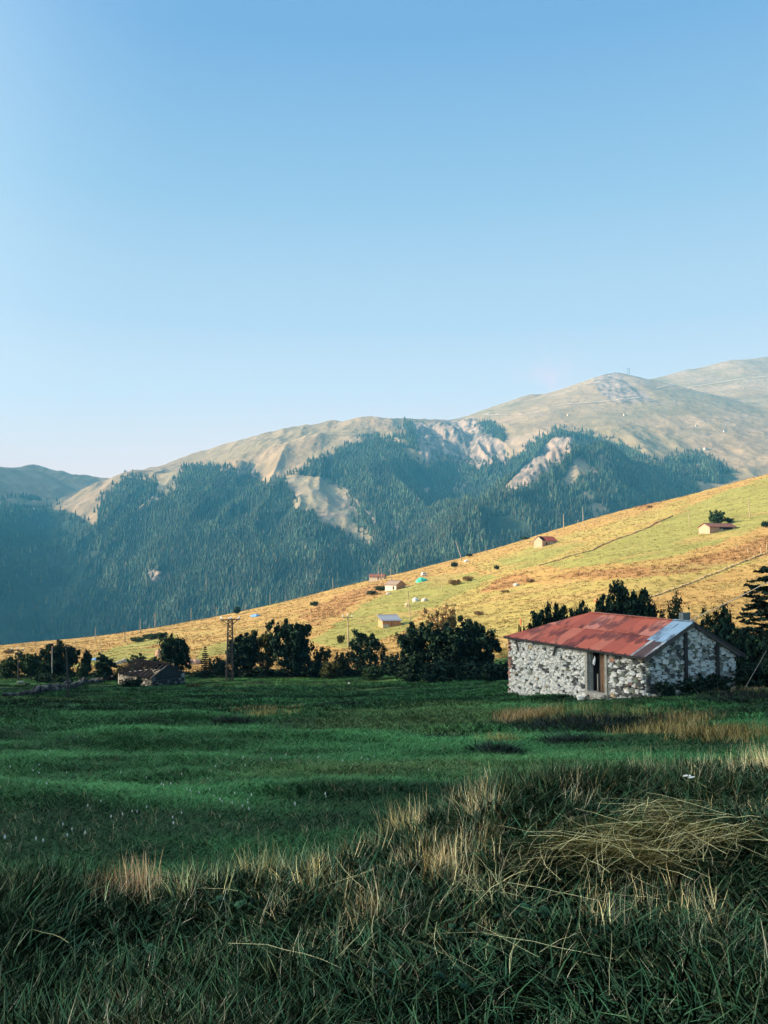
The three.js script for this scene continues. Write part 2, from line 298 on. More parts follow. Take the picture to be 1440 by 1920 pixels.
const pitsBump = detail(512, (x, y) => .6 + .5 * fbm(x * 22, y * 28, 4, 2)); pitsBump.repeat.set(.55, .55);
Object.assign(M, {
  lime: std('limewashed stone', [.84, .80, .71], .95, { map: rough1 }), limeGrey: std('grey limewash', [.68, .67, .62], .95, { map: rough1 }),
  darkStone: std('dark stone', [.085, .088, .080], .9, { map: rough1 }), mossStone: std('green grey stone', [.20, .215, .155], .9, { map: rough1 }),
  greyStone: std('grey stone', [.33, .32, .28], .9, { map: rough1 }), ochreStone: std('ochre stone', [.56, .42, .25], .9, { map: rough1 }), pinkStone: std('reddish stone', [.55, .27, .18], .9, { map: rough1 }),
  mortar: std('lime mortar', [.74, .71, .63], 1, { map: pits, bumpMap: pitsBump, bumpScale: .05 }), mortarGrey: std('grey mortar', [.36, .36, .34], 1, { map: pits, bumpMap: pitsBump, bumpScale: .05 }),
  timber: std('weathered timber', [.13, .115, .10], .9, { map: grain }), timberDark: std('dark timber', [.045, .042, .042], .95, { map: grain }), doorWood: std('brown door wood', [.30, .17, .09], .8, { map: grain }), paleWood: std('pale grey wood', [.42, .39, .33], .9, { map: grain }),
  blueTin: std('bare blue grey tin', [.36, .50, .60], .55, { map: rust, metalness: .15 }), rustTin: std('rusted brown tin', [.10, .055, .05], .8, { map: rust }), paleTin: std('pale tin flashing', [.55, .53, .50], .7, { map: rust }),
  concrete: std('concrete', [.17, .19, .18], .95, { map: rough1 }), cloth: std('white cloth', [.85, .85, .85], 1), plaster: std('pale plaster', [.44, .41, .34], 1, { map: rough1 }), dark: std('dark interior', [.012, .012, .014], 1),
});
const reds = [[.54, .108, .050], [.46, .086, .038], [.58, .145, .075], [.62, .20, .125], [.40, .068, .030]].map((c, i) => std('red painted tin ' + 'abcde'[i], c, .62, { map: rust }));
function uvPlanar(g, ax, s = 1) { const p = g.attributes.position, uv = new Float32Array(p.count * 2); for (let i = 0; i < p.count; i++) { const q = [p.getX(i), p.getY(i), p.getZ(i)]; uv[2 * i] = q[ax[0]] * s; uv[2 * i + 1] = q[ax[1]] * s; } g.setAttribute('uv', new THREE.BufferAttribute(uv, 2)); return g; }
// chunky stones: a few shapes, shared
const stoneShapes = []; { const r = seeded(77);
  for (let k = 0; k < 7; k++) {
    const g = new THREE.DodecahedronGeometry(1, 0), p = g.attributes.position, seen = {};
    for (let i = 0; i < p.count; i++) {
      const key = [p.getX(i), p.getY(i), p.getZ(i)].map((v) => v.toFixed(3)).join();
      const j = seen[key] ??= [r() - .5, r() - .5, r() - .5];
      const f = (v, q) => Math.sign(v) * Math.pow(Math.abs(v), .62) * 1.02 + .26 * q;
      p.setXYZ(i, f(p.getX(i), j[0]), f(p.getY(i), j[1]), f(p.getZ(i), j[2]) * .9);
    }
    g.computeVertexNormals(); g.computeBoundingBox(); const b = g.boundingBox, s = b.getSize(V(0, 0, 0)); g.translate(-(b.min.x + b.max.x) / 2, -(b.min.y + b.max.y) / 2, 0); g.scale(2 / s.x, 2 / s.y, 1); stoneShapes.push(g);
  } }
// stones that cover a wall at random, large ones first: (s along, y up), half sizes and a shape
function layStones(r, s0, s1, yBottom, yTop, size, keep) {
  const out = [], cell = size, grid = {}; let lo = Infinity, hi = -Infinity; for (let s = s0; s <= s1; s += .1) { lo = Math.min(lo, yBottom(s)); hi = Math.max(hi, yTop(s)); }
  const area = (s1 - s0) * (hi - lo);
  for (const [f, n] of [[1.25, 2.2], [.95, 5], [.7, 9], [.5, 14], [.36, 20]]) for (let t = 0; t < area / (size * size) * n; t++) {
    const s = lerp(s0, s1, r()), y = lerp(lo, hi, r()), w = size * f * (.62 + .5 * r()), h = w * (.48 + .3 * r());
    if (y + h * .8 > yTop(s) || y < yBottom(s) || s - w * .8 < s0 || s + w * .8 > s1 || (keep && !keep(s, y, w, h))) continue;
    let free = true; const ci = Math.floor(s / cell), cj = Math.floor(y / cell);
    for (let i = ci - 2; free && i <= ci + 2; i++) for (let j = cj - 2; free && j <= cj + 2; j++) for (const q of grid[i + ',' + j] ?? []) { const dx = (s - q.s) / (w + q.w), dy = (y - q.y) / (h + q.h); if (dx * dx + dy * dy < .74 && Math.pow(Math.abs(dx), 3) + Math.pow(Math.abs(dy), 3) < .66) { free = false; break; } }
    if (!free) continue;
    const q = { s, y, w: w * 1.02, h: h * 1.02, tilt: .5 * (r() - .5), k: Math.floor(r() * 7), t: r() }; out.push(q); (grid[ci + ',' + cj] ??= []).push(q);
  }
  return out;
}

// ---------------------------------------------------------------- the stone barn
const BARN = { L: 11.7, W: 6.0, eave: 1.93, apex: 3.42 };
{
  const r = seeded(5), { L, W, eave, apex } = BARN, X0 = 12.78, F0 = 42, g0 = -6.86 + EYE;
  const barn = thing('stone_barn', 'long whitewashed rubble stone barn with a red tin roof, at the right of the meadow', 'barn', [X0, g0, -F0], .4534);
  const low = (s) => -.45 - .13 * s;                                 // the ground falls away along the front
  const frontS = [[0, 2.78], [4.17, L]], th = .5;
  const front = mesh('front_wall', (() => {
    const list = frontS.map(([a, b]) => box(th, eave + 2.2, b - a, th / 2, (eave - 2.2) / 2, -(a + b) / 2));
    list.push(box(th, .14, 1.39, th / 2, eave - .07, -3.475), box(th, 1.75, 1.39, th / 2, -1.40, -3.475)); return uvPlanar(merge(list), [2, 1]);
  })(), M.mortar, barn);
  const gableShape = new THREE.Shape([[.5, -1.2], [W, -1.2], [W, eave], [W / 2, apex - .02], [.5, eave + .25]].map(([x, y]) => new THREE.Vector2(x, y)));
  const gg = new THREE.ExtrudeGeometry(gableShape, { depth: th, bevelEnabled: false }); gg.translate(0, 0, -th);
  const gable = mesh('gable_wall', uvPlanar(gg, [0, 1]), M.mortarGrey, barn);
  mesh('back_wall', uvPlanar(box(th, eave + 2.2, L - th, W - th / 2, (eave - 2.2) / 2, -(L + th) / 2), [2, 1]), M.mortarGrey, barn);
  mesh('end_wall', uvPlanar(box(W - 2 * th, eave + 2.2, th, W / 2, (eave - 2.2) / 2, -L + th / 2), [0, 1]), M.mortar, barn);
  // stones: the larger ones one by one, the rest joined
  const all = [];
  const near = (s) => s < 2.78;
  for (const [a, b] of frontS) for (const q of layStones(r, a + (a > 3 ? .2 : 0), b - (a ? 0 : .16), low, () => eave - .03, a ? .145 : .165)) {
    const t = q.t, v = r();
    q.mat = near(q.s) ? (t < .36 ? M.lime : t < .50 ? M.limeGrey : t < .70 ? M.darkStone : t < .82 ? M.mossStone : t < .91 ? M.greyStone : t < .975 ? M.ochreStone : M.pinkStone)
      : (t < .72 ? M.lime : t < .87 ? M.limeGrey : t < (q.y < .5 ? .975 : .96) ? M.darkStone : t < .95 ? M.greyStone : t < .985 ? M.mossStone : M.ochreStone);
    if (q.s > L - .35 && v < .5) q.mat = M.pinkStone;
    if (q.s < .4 && q.y < .8 && v < .6) q.mat = M.darkStone;
    all.push({ ...q, wall: front, at: [-.01 - .085 * r(), q.y, -q.s], turn: -Math.PI / 2, d: .10 });
  }
  for (const q of layStones(r, .0, W, () => -.55, (x) => (x < W / 2 ? lerp(eave, apex, x / (W / 2)) : lerp(apex, eave, (x - W / 2) / (W / 2))) - .06, .175)) {
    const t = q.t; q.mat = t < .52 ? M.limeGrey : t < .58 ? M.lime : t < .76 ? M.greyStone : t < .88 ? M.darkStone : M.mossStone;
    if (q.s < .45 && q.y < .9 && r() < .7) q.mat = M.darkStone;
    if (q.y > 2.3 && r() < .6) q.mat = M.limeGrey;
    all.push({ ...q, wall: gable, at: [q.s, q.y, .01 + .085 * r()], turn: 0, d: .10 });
  }
  const place = (q) => new THREE.Matrix4().compose(V(...q.at), new THREE.Quaternion().setFromEuler(new THREE.Euler(0, q.turn, q.tilt, 'YXZ')), V(q.w, q.h, q.d));
  all.sort((a, b) => b.w * b.h - a.w * a.h);
  all.slice(0, 300).forEach((q) => { const m = mesh('stone', stoneShapes[q.k], q.mat, q.wall); place(q).decompose(m.position, m.quaternion, m.scale); });
  const rest = all.slice(300).map((q) => tint(stoneShapes[q.k].clone().applyMatrix4(place(q)), q.mat.color.toArray()));
  const rubble = mesh('small_stones', merge(rest), std('small wall stones', [1, 1, 1], .95, { vertexColors: true, map: rough1 }), barn); rubble.userData.kind = 'stuff';
  // door: frame, open dark left half, brown panelled leaf on the right, lintel, threshold
  const z0 = -2.78, z1 = -4.17;
  mesh('door_jamb', uvPlanar(box(.22, 2.35, .17, -.07, .66, z0 + .06), [2, 1]), M.plaster, barn); mesh('door_jamb', uvPlanar(box(.22, 2.5, .16, -.07, .60, z1 - .10), [2, 1]), M.plaster, barn);
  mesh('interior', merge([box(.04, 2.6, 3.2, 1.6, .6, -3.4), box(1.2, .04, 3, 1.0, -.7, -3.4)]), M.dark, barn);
  const leaf = mesh('door', box(.06, 2.12, .62, .13, .72, z0 - .32), M.doorWood, barn);
  for (const [w, h, y, z] of [[.035, .10, 1.72, -.32], [.035, .10, 1.05, -.32], [.035, .10, .35, -.32], [.035, 2.1, .72, -.06], [.035, 2.1, .72, -.58], [.035, 2.1, .72, -.36]]) mesh('door_rail', box(w, h, h > 1 ? .09 : .56, .085, y, z0 + z), M.doorWood, leaf);
  const leaf2 = mesh('door', box(.62, 2.05, .05, .50, .68, z1 + .06), M.timberDark, barn); leaf2.userData.label = 'dark door leaf standing open inwards';
  mesh('door_post', box(.07, 2.1, .09, .12, .68, z0 - .70), M.timberDark, barn);
  mesh('plank', box(.04, .95, .07, .05, .12, z0 - .83), M.paleWood, barn);
  mesh('lintel', merge([box(.24, .11, 1.85, -.02, eave - .07, -3.45), box(.05, .06, 1.5, -.16, eave - .13, -3.5)]), M.timber, barn);
  mesh('threshold', uvPlanar(merge([box(.45, .16, 1.5, -.12, -.42, -3.45), box(.3, .12, .9, -.35, -.5, -3.2)]), [2, 0]), M.plaster, barn);
  // timbers
  mesh('brace', merge([bar(V(-.22, eave - .02, -10.75), V(-.20, eave - .85, -10.45), .06, .05), box(.1, .1, .3, -.12, eave - .05, -10.8)]), M.timber, barn);
  mesh('brace', merge([bar(V(-.24, eave - .05, -6.75), V(-.21, eave - .72, -7.05), .085, .06)]), M.timber, barn);
  mesh('gable_post', box(.19, 2.25, .14, 2.46, 1.86, .16), M.timberDark, barn);
  mesh('gable_post', box(.17, 2.0, .14, 4.64, 1.50, .16), M.timberDark, barn);
  const vRun = Math.hypot(W / 2 + .28, apex - eave + .16);
  for (let k = 0; k < 13; k++) mesh('rafter_end', box(.26, .10, .09, -.13, eave - .06, -.25 - k * .93), M.timberDark, barn);
  mesh('eave_board', box(.03, .13, L + .35, -.275, eave - .115, -L / 2 - .02), M.timberDark, barn);
  const slope = (x) => x <= W / 2 ? lerp(eave, apex, x / (W / 2)) : lerp(apex, eave, (x - W / 2) / (W / 2));
  mesh('bargeboard', beam(V(-.27, slope(-.27) - .06, .235), V(W / 2, apex - .05, .235), .04, .17), M.timber, barn);
  mesh('bargeboard', beam(V(W / 2, apex - .05, .235), V(W + .55, slope(W + .55) - .06, .235), .05, .22), M.timberDark, barn);
  mesh('purlin', beam(V(W + .2, slope(W + .2) - .2, .21), V(W / 2 + .2, apex - .22, .21), .10, .12), M.timber, barn);
  // roof sheets: corrugated tin in overlapping rows; the far end is hipped
  const hip = 4.0, along = (s, v, side, lift) => {                   // s along the eave from the gable, v from eave to ridge
    const x = lerp(-.30, W / 2, v), y = slope(x) + .055 + lift; return V(side > 0 ? x : W - x, y, -s);
  };
  const limit = (v) => L + .28 - v * (hip + .28);
  function sheetGeo(s0, s1, v0, v1, side, lift, wave = true) {
    const n = Math.max(4, Math.round((s1 - s0) / .048)), mV = 3, pos = [], uv = [], idx = [], o = [r() * 9, r() * 9];
    for (let j = 0; j <= mV; j++) for (let i = 0; i <= n; i++) {
      const v = lerp(v0, v1, j / mV), s = Math.min(lerp(s0, s1, i / n), limit(v)), p = along(s, v, side, lift + .012 * (1 - j / mV));
      const k = wave ? .011 * Math.sin(s / .19 * 2 * Math.PI) : 0; p.y += k + .004 * vnoise(s * 3, v * 7);
      pos.push(p.x, p.y, p.z); uv.push(s * 1 + o[0], v * vRun + o[1]);
      if (i && j) { const a = j * (n + 1) + i, b = a - n - 1; idx.push(b - 1, b, a, b - 1, a, a - 1); }
    }
    const g = new THREE.BufferGeometry(); g.setAttribute('position', new THREE.Float32BufferAttribute(pos, 3)); g.setAttribute('uv', new THREE.Float32BufferAttribute(uv, 2)); g.setIndex(idx); g.computeVertexNormals(); return g;
  }
  const roof = mesh('roof', (() => { const list = [beam(V(W / 2, apex + .0, .2), V(W / 2, apex + .0, -L + hip), .1, .1)]; for (const v of [.08, .5, .92]) { const a = along(-.15, v, 1, -.10), b = along(limit(v) - .2, v, 1, -.10); list.push(beam(a, b, .07, .07)); const c = along(-.15, v, -1, -.10), d = along(limit(v) - .2, v, -1, -.10); list.push(beam(c, d, .07, .07)); } return merge(list); })(), M.timberDark, barn);
  const sheetsAt = (name, mat, ...a) => mesh(name, sheetGeo(...a), mat, roof);
  sheetsAt('roof_sheet', M.blueTin, -.26, .42, .40, 1.0, 1, .030); sheetsAt('roof_sheet', M.blueTin, .40, 1.12, .43, 1.0, 1, .022);
  sheetsAt('roof_sheet', M.rustTin, -.24, .62, .0, .45, 1, .016); sheetsAt('roof_sheet', M.paleTin, .60, .80, .0, .47, 1, .024); sheetsAt('roof_sheet', M.paleTin, -.27, -.10, .02, .44, 1, .04);
  let s = .78;
  for (let k = 0; s < L + .2; k++) { const w = .92 + .28 * r(), c = reds[[0, 1, 2, 0, 4, 2, 1, 0, 2, 1, 0, 2][k % 12]]; sheetsAt('roof_sheet', c, s, Math.min(s + w + .05, L + .28), 0, .56 + .05 * (r() - .5), 1, .006 + .006 * (k % 2)); s += w; }
  s = 1.08;
  for (let k = 0; s < L - 1.6; k++) { const w = .95 + .3 * r(), c = reds[[3, 0, 1, 2, 3, 1, 0, 3, 2, 3][k % 10]]; sheetsAt('roof_sheet', c, s, s + w + .05, .52, 1.0, 1, .017 + .006 * (k % 2)); s += w; }
  for (let k = 0; k < 11; k++) sheetsAt('roof_sheet', k < 1 ? M.blueTin : M.rustTin, -.26 + k * 1.09, -.26 + k * 1.09 + 1.13, 0, 1, -1, .01 + .006 * (k % 2));
  { // hip end and ridge cap
    const a = along(L + .28, 0, 1, .0), b = along(L + .28, 0, -1, .0), c = along(L - hip, 1, 1, .0), g = new THREE.BufferGeometry();
    g.setAttribute('position', new THREE.Float32BufferAttribute([a.x, a.y, a.z, c.x, c.y, c.z, b.x, b.y, b.z], 3)); g.setAttribute('uv', new THREE.Float32BufferAttribute([0, 0, 3, 4, 6, 0], 2)); g.computeVertexNormals(); mesh('roof_sheet', g, reds[3], roof);
    mesh('ridge_cap', beam(V(W / 2, apex + .085, -1.15), V(W / 2, apex + .085, -L + hip - .05), .22, .03), reds[3], roof);
    mesh('ridge_cap', beam(V(W / 2, apex + .10, .26), V(W / 2, apex + .10, -1.12), .22, .03), M.blueTin, roof);
  }
  mesh('chimney', merge([box(.34, .5, .30, W / 2 + .16, apex + .22, -.62), box(.12, .58, .12, W / 2 + .40, apex + .20, -.52)]), M.concrete, barn);
  const clothGeo = new THREE.SphereGeometry(1, 10, 8); { const p = clothGeo.attributes.position; for (let i = 0; i < p.count; i++) { const y = p.getY(i), w = 1.0 - .65 * smooth(-.4, 1, y); p.setXYZ(i, p.getX(i) * .05 * w, y * .26, p.getZ(i) * .11 * w + .04 * Math.sin(y * 3)); } clothGeo.computeVertexNormals(); }
  const c = mesh('hanging_cloth', clothGeo, M.cloth); c.position.copy(barn.localToWorld(V(-.02, 1.28, -3.78))); c.rotation.y = .4534; tag(c, 'small white cloth hanging in the dark doorway of the stone barn', 'cloth');
  // loose stones at the foot of the front wall
  for (const [s, d, w, mat, label] of [[2.35, .34, .20, M.lime, 'white stone on the grass just right of the barn door'], [4.6, .28, .30, M.lime, 'large pale stone at the wall foot left of the barn door'], [-.45, -.1, .17, M.plaster, 'flat pale stone in the grass by the near corner of the barn']]) {
    const p = barn.localToWorld(V(-d, 0, -s)); const o = mesh('loose_stone', stoneShapes[s > 3 ? 1 : 3], mat); o.scale.set(w, w * .6, w * .8); o.position.set(p.x, ground(p.x, -p.z) + w * .3, p.z); o.rotation.y = s; tag(o, label, 'stone');
  }
}

// ---------------------------------------------------------------- the ruined hut
{
  const r = seeded(21), X0 = -26.4, F0 = 98, L = 6.6, W = 4.5, eave = 1.05, apex = 2.3;
  const th0 = Math.atan2(.766, .643);
  const hut = thing('ruined_hut', 'small ruined stone hut with a sagging dark plank roof, at the left of the meadow', 'hut', [X0, ground(X0, F0) + .05, -F0], th0);
  mesh('front_wall', uvPlanar(merge([box(.45, 2.4, 2.1, .22, eave - 1.2, -1.05), box(.45, 2.4, L - 3.0, .22, eave - 1.2, -(3.0 + L) / 2)]), [2, 1]), std('dark mortar', [.12, .115, .105], 1, { map: rough1 }), hut);
  mesh('gable_wall', uvPlanar(box(W - .5, 1.9, .4, W / 2 + .25, -.35, -.2), [0, 1]), std('dark rubble', [.07, .068, .062], 1, { map: rough1 }), hut);
  mesh('back_wall', uvPlanar(box(.45, 2.2, L, W - .22, eave - 1.2, -L / 2), [2, 1]), M.mortarGrey, hut);
  mesh('end_wall', uvPlanar(box(W - .9, 2.2, .45, W / 2, eave - 1.2, -L + .22), [0, 1]), M.mortarGrey, hut);
  mesh('doorway', box(.1, 1.6, .9, .5, .2, -2.55), M.dark, hut);
  const st = [];
  for (const q of layStones(r, 0, L, (s) => -.9, () => eave, .26, (c) => c < 2.0 || c > 3.1)) { const c = q.t < .35 ? [.24, .23, .20] : q.t < .6 ? [.10, .095, .085] : [.06, .06, .055]; st.push(tint(stoneShapes[q.k].clone().applyMatrix4(new THREE.Matrix4().compose(V(-.02, q.y, -q.s), new THREE.Quaternion().setFromEuler(new THREE.Euler(0, -Math.PI / 2, q.tilt, 'YXZ')), V(q.w, q.h, .12))), c)); }
  for (const q of layStones(r, 0, W, (s) => -.9, () => .55, .26)) { const c = q.t < .2 ? [.16, .16, .15] : [.03, .03, .028]; st.push(tint(stoneShapes[q.k].clone().applyMatrix4(new THREE.Matrix4().compose(V(q.s, q.y, .03), new THREE.Quaternion().setFromEuler(new THREE.Euler(0, 0, q.tilt)), V(q.w, q.h, .12))), c)); }
  const sm = mesh('stones', merge(st), std('hut stones', [1, 1, 1], .95, { vertexColors: true, map: rough1 }), hut); sm.userData.kind = 'stuff';
  const hutBoards = std('dark gable boards', [.030, .034, .038], 1, { map: grain });
  for (let k = 0; k < 15; k++) { const x = .15 + k * .285, y = x < W / 2 ? lerp(eave, apex, x / (W / 2)) : lerp(apex, eave, (x - W / 2) / (W / 2)); mesh('gable_plank', box(.26, Math.max(.15, y - .62 - .12 * r()), .05, x, .55 + (y - .62) / 2, -.05 - .02 * r()), hutBoards, hut); }
  const sl = (x) => x < W / 2 ? lerp(eave, apex, x / (W / 2)) : lerp(apex, eave, (x - W / 2) / (W / 2));
  const darkRoof = std('dark roof planks', [.011, .010, .013], 1, { map: grain, specularIntensity: .1 });
  for (let k = 0; k < 13; k++) { // roof planks run along the ridge; they have fallen in towards the near end
    const x = -.3 + k * .205, sag = -.09 * Math.sin(k * .5), z0 = k > 6 && k < 11 ? -.9 - .9 * r() : .15 - .4 * r();
    mesh('roof_plank', beam(V(x, sl(x) + .08 + sag, z0), V(x, sl(x) + .10 + sag * .4, -L - .15), .235, .05), darkRoof, hut);
    const xb = W - x; mesh('roof_plank', beam(V(xb, sl(xb) + .08, -.3 - .6 * r()), V(xb, sl(xb) + .10, -L - .15), .235, .05), darkRoof, hut);
  }
  for (const z of [0.05, -.7, -1.4, -2.2]) { mesh('rafter', beam(V(-.3, sl(-.3) + .02, z), V(W / 2, apex + .02, z), .09, .1), z > -.1 ? M.timber : M.timberDark, hut); mesh('rafter', beam(V(W / 2, apex + .02, z), V(W + .3, sl(W + .3) + .02, z), .09, .1), M.timberDark, hut); }
  mesh('corner_post', box(.16, 2.2, .16, -.03, -.05, -L + .02), M.paleWood, hut); mesh('door_post', box(.14, 1.9, .14, -.03, .05, -3.08), M.paleWood, hut);
}
// ---------------------------------------------------------------- trees and shrubs
const leafMat = (name, c) => new THREE.MeshStandardMaterial({ name, color: rgb(...c), vertexColors: true, roughness: .95, side: THREE.DoubleSide });
const LEAF = { dark: leafMat('dark leaves', [.020, .046, .027]), mid: leafMat('green leaves', [.036, .072, .032]), olive: leafMat('olive leaves', [.060, .070, .026]), brown: leafMat('brown leaves', [.34, .23, .10]), needle: leafMat('needles', [.022, .045, .028]) };
for (const m of Object.values(LEAF)) m.specularIntensity = .25;
M.bark = std('bark', [.075, .062, .050], 1, { map: grain });
function leafCloud(r, centres, count, size, flat = 0) {              // leaf-sized faces spread through clumps
  const pos = [], nor = [], col = [], idx = [];
  for (let n = 0; n < count; n++) {
    const c = centres[Math.floor(r() * centres.length)], g = () => (r() + r() + r() - 1.5) * .82;
    const p = V(c[0] + g() * c[3], c[1] + g() * c[3] * (c[4] ?? .8), c[2] + g() * c[3]);
    const s = size * (.55 + .9 * r()), a = V(r() - .5, (r() - .5) * (1 - flat), r() - .5).normalize(), b = V(r() - .5, (r() - .5) * (1 - flat) - .25, r() - .5).cross(a).normalize();
    const k = pos.length / 3, t = .6 + .8 * r(), w = .42;
    for (const [u, v] of [[-1, 0], [0, -w], [1, 0], [0, w]]) { const q = p.clone().addScaledVector(a, u * s).addScaledVector(b, v * s * 1.3); pos.push(q.x, q.y, q.z); col.push(t, t * (.95 + .1 * r()), t); }
    const nn = p.clone().sub(V(c[0], c[1] - c[3] * .4, c[2])).normalize().lerp(a.clone().cross(b), .45).normalize(); for (let i = 0; i < 4; i++) nor.push(nn.x, nn.y, nn.z);
    idx.push(k, k + 1, k + 2, k, k + 2, k + 3);
  }
  const gm = new THREE.BufferGeometry(); gm.setAttribute('position', new THREE.Float32BufferAttribute(pos, 3)); gm.setAttribute('normal', new THREE.Float32BufferAttribute(nor, 3)); gm.setAttribute('color', new THREE.Float32BufferAttribute(col, 3)); gm.setIndex(idx); return gm;
}
// a broadleaf tree one unit high: trunk with limbs, and a crown of leaf clumps at the limb ends
function broadleaf(seed, o) {
  const r = seeded(seed), w = o.width ?? .38, b0 = o.clear ?? .14, wood = [], tips = [];
  const stems = o.stems ?? 1;
  for (let s = 0; s < stems; s++) {
    const lean = V((r() - .5) * .25 * (stems > 1 ? 1.6 : .5), 1, (r() - .5) * .25 * (stems > 1 ? 1.6 : .5)); let p = V((r() - .5) * .06 * stems, -.04, (r() - .5) * .06 * stems); const top = .72 + .15 * r(), seg = 5; let rad = (o.trunk ?? .024) / Math.sqrt(stems);
    for (let k = 0; k < seg; k++) {
      const q = p.clone().addScaledVector(lean, top / seg).add(V((r() - .5) * .05, 0, (r() - .5) * .05)); wood.push(bar(p, q, rad, rad * .78, 6));
      if (k > 0) for (let j = 0; j < 3; j++) {
        const an = r() * 6.283, y = p.y, env = w * Math.pow(Math.max(.05, 1 - Math.pow(Math.abs((y - .42) / .62), 2)), .5) * (.55 + .6 * r());
        const e = p.clone().add(V(Math.cos(an) * env, (.10 + .22 * r()), Math.sin(an) * env)); const m = p.clone().lerp(e, .5).add(V(0, -.03, 0));
        wood.push(bar(p, m, rad * .5, rad * .34, 5), bar(m, e, rad * .34, rad * .1, 4));
        tips.push([e.x, e.y, e.z, .07 + .07 * r()], [m.x, m.y + .04, m.z, .06 + .06 * r()]);
        for (let i = 0; i < 2; i++) { const f = e.clone().add(V((r() - .5) * .22, (r() - .3) * .18, (r() - .5) * .22)); wood.push(bar(e, f, rad * .13, rad * .05, 3)); tips.push([f.x, f.y, f.z, .05 + .05 * r()]); }
      }
      p = q; rad *= .78;
    }
    tips.push([p.x, p.y + .05, p.z, .09], [p.x, p.y + .12, p.z, .05]);
  }
  const fill = o.fill ?? 46, cy = (1 + b0) / 2 + .02, ry = (1 - b0) / 2 - .05;
  for (let k = 0; k < fill; k++) { const an = r() * 6.283, up = 2 * r() - 1, ho = Math.sqrt(1 - up * up), f = (.45 + .55 * Math.sqrt(r())) * (.82 + .36 * r()), ww = w * (up < 0 ? 1.04 : 1 - .25 * up * up); tips.push([Math.cos(an) * ho * ww * f, cy + up * ry * f, Math.sin(an) * ho * ww * f, .07 + .075 * r()]); }
  const cs = tips.filter((t) => t[1] > b0);
  let hi = 0; for (const t of cs) hi = Math.max(hi, t[1] + t[3] * .9);
  const leaves = leafCloud(r, cs, o.leaves ?? 3600, o.size ?? .032, .2), wg = merge(wood); leaves.scale(1, 1 / hi, 1); wg.scale(1, 1 / hi, 1);
  return [wg, leaves];
}
function spruce(seed, o = {}) {                                      // one unit high
  const r = seeded(seed), wood = [bar(V(0, -.04, 0), V(0, .97, 0), .018, .003, 6)], cs = [], rings = o.rings ?? 16, w = o.width ?? .20;
  for (let k = 0; k < rings; k++) {
    const y = (o.clear ?? .06) + (.93 - (o.clear ?? .06)) * k / (rings - 1), rad = w * Math.pow(1 - (y - .02) / 1.0, o.power ?? .85) * (.8 + .4 * r()), n = k > rings - 4 ? 4 : (o.branches ?? 8);
    for (let i = 0; i < n; i++) { const a = i / n * 6.283 + k * 1.1 + r() * .6, q = rad * (.7 + .5 * r()), yb = y + (o.ragged ?? 0) * (r() - .5), e = V(Math.cos(a) * q, yb - q * ((o.droop ?? .28) + (o.ragged ?? 0) * 4 * (r() - .4)) + .015 * r(), Math.sin(a) * q); wood.push(bar(V(0, yb, 0), e, .004, .0015, 3)); for (let t = .3; t <= 1.01; t += .175) cs.push([e.x * t, yb + (e.y - yb) * t, e.z * t, (o.pad ?? .030) * (1.25 - .5 * t), o.flat ?? .35]); }
  }
  cs.push([0, .97, 0, .012, 2.2], [0, .94, 0, .018, 1.6]);
  return [merge(wood), leafCloud(r, cs, o.leaves ?? 5200, o.size ?? .014, .5)];
}
const SHAPES = {
  round: broadleaf(11, { width: .42, leaves: 11700 }), oak: broadleaf(12, { width: .52, clear: .10, leaves: 12960, stems: 2, fill: 60 }), tall: broadleaf(13, { width: .26, leaves: 8280 }), wispy: broadleaf(14, { width: .30, leaves: 4680, stems: 2, size: .028, fill: 22 }),
  bush: broadleaf(15, { width: .56, clear: 0, stems: 4, leaves: 4200, size: .05 }), bush2: broadleaf(16, { width: .75, clear: 0, stems: 5, leaves: 4200, size: .06 }), column: broadleaf(17, { width: .19, leaves: 2600, size: .024 }), airy: broadleaf(18, { width: .44, leaves: 6480, stems: 2, size: .03, fill: 30 }),
  spruce: spruce(19), layered: spruce(20, { width: .42, rings: 13, droop: -.02, power: .75, branches: 9, pad: .05, flat: .30, leaves: 9000, size: .017, clear: .1, ragged: .13 }), spindly: spruce(22, { width: .13, rings: 12, droop: -.25, leaves: 1500, branches: 6 }),
};
const protos = {};
function plant(kind, leaf, name, cat, label, px, F, top, widthPx, turn, group) {       // top: photo height of its tip
  const [X, y, z] = onGround(px, F); const [, base] = pixOf(X, F, y - EYE); const h = Math.max(.3, (base - top) / FOCAL * F);
  const [wood, leaves] = SHAPES[kind], b = leaves.boundingBox ?? (leaves.computeBoundingBox(), leaves.boundingBox), wide = Math.max(b.max.x - b.min.x, b.max.z - b.min.z), sx = widthPx / FOCAL * F / wide * 1.14;
  const key = kind + leaf + name;
  if (!protos[key]) { const t = thing(name, label, cat, [X, y, z], turn, group); mesh('trunk', wood, M.bark, t); mesh('crown', leaves, LEAF[leaf], t); t.scale.set(sx, h, sx); if (name === 'shrub') t.children[0].name = 'stem', t.children[1].name = 'foliage'; return protos[key] = t; }
  const c = copyOf(protos[key], label, [X, y, z], turn, [sx, h, sx]); c.userData.group = group; if (!group) delete c.userData.group; return c;
}
const T = (kind, leaf, label, px, F, top, w, turn = 0, group) => plant(kind, leaf, kind === 'spruce' || kind === 'layered' || kind === 'spindly' ? 'conifer_tree' : 'broadleaf_tree', 'tree', label, px, F, top, w, turn, group);
const S = (kind, leaf, label, px, F, top, w, turn = 0, group) => plant(kind, leaf, 'shrub', 'shrub', label, px, F, top, w, turn, group);
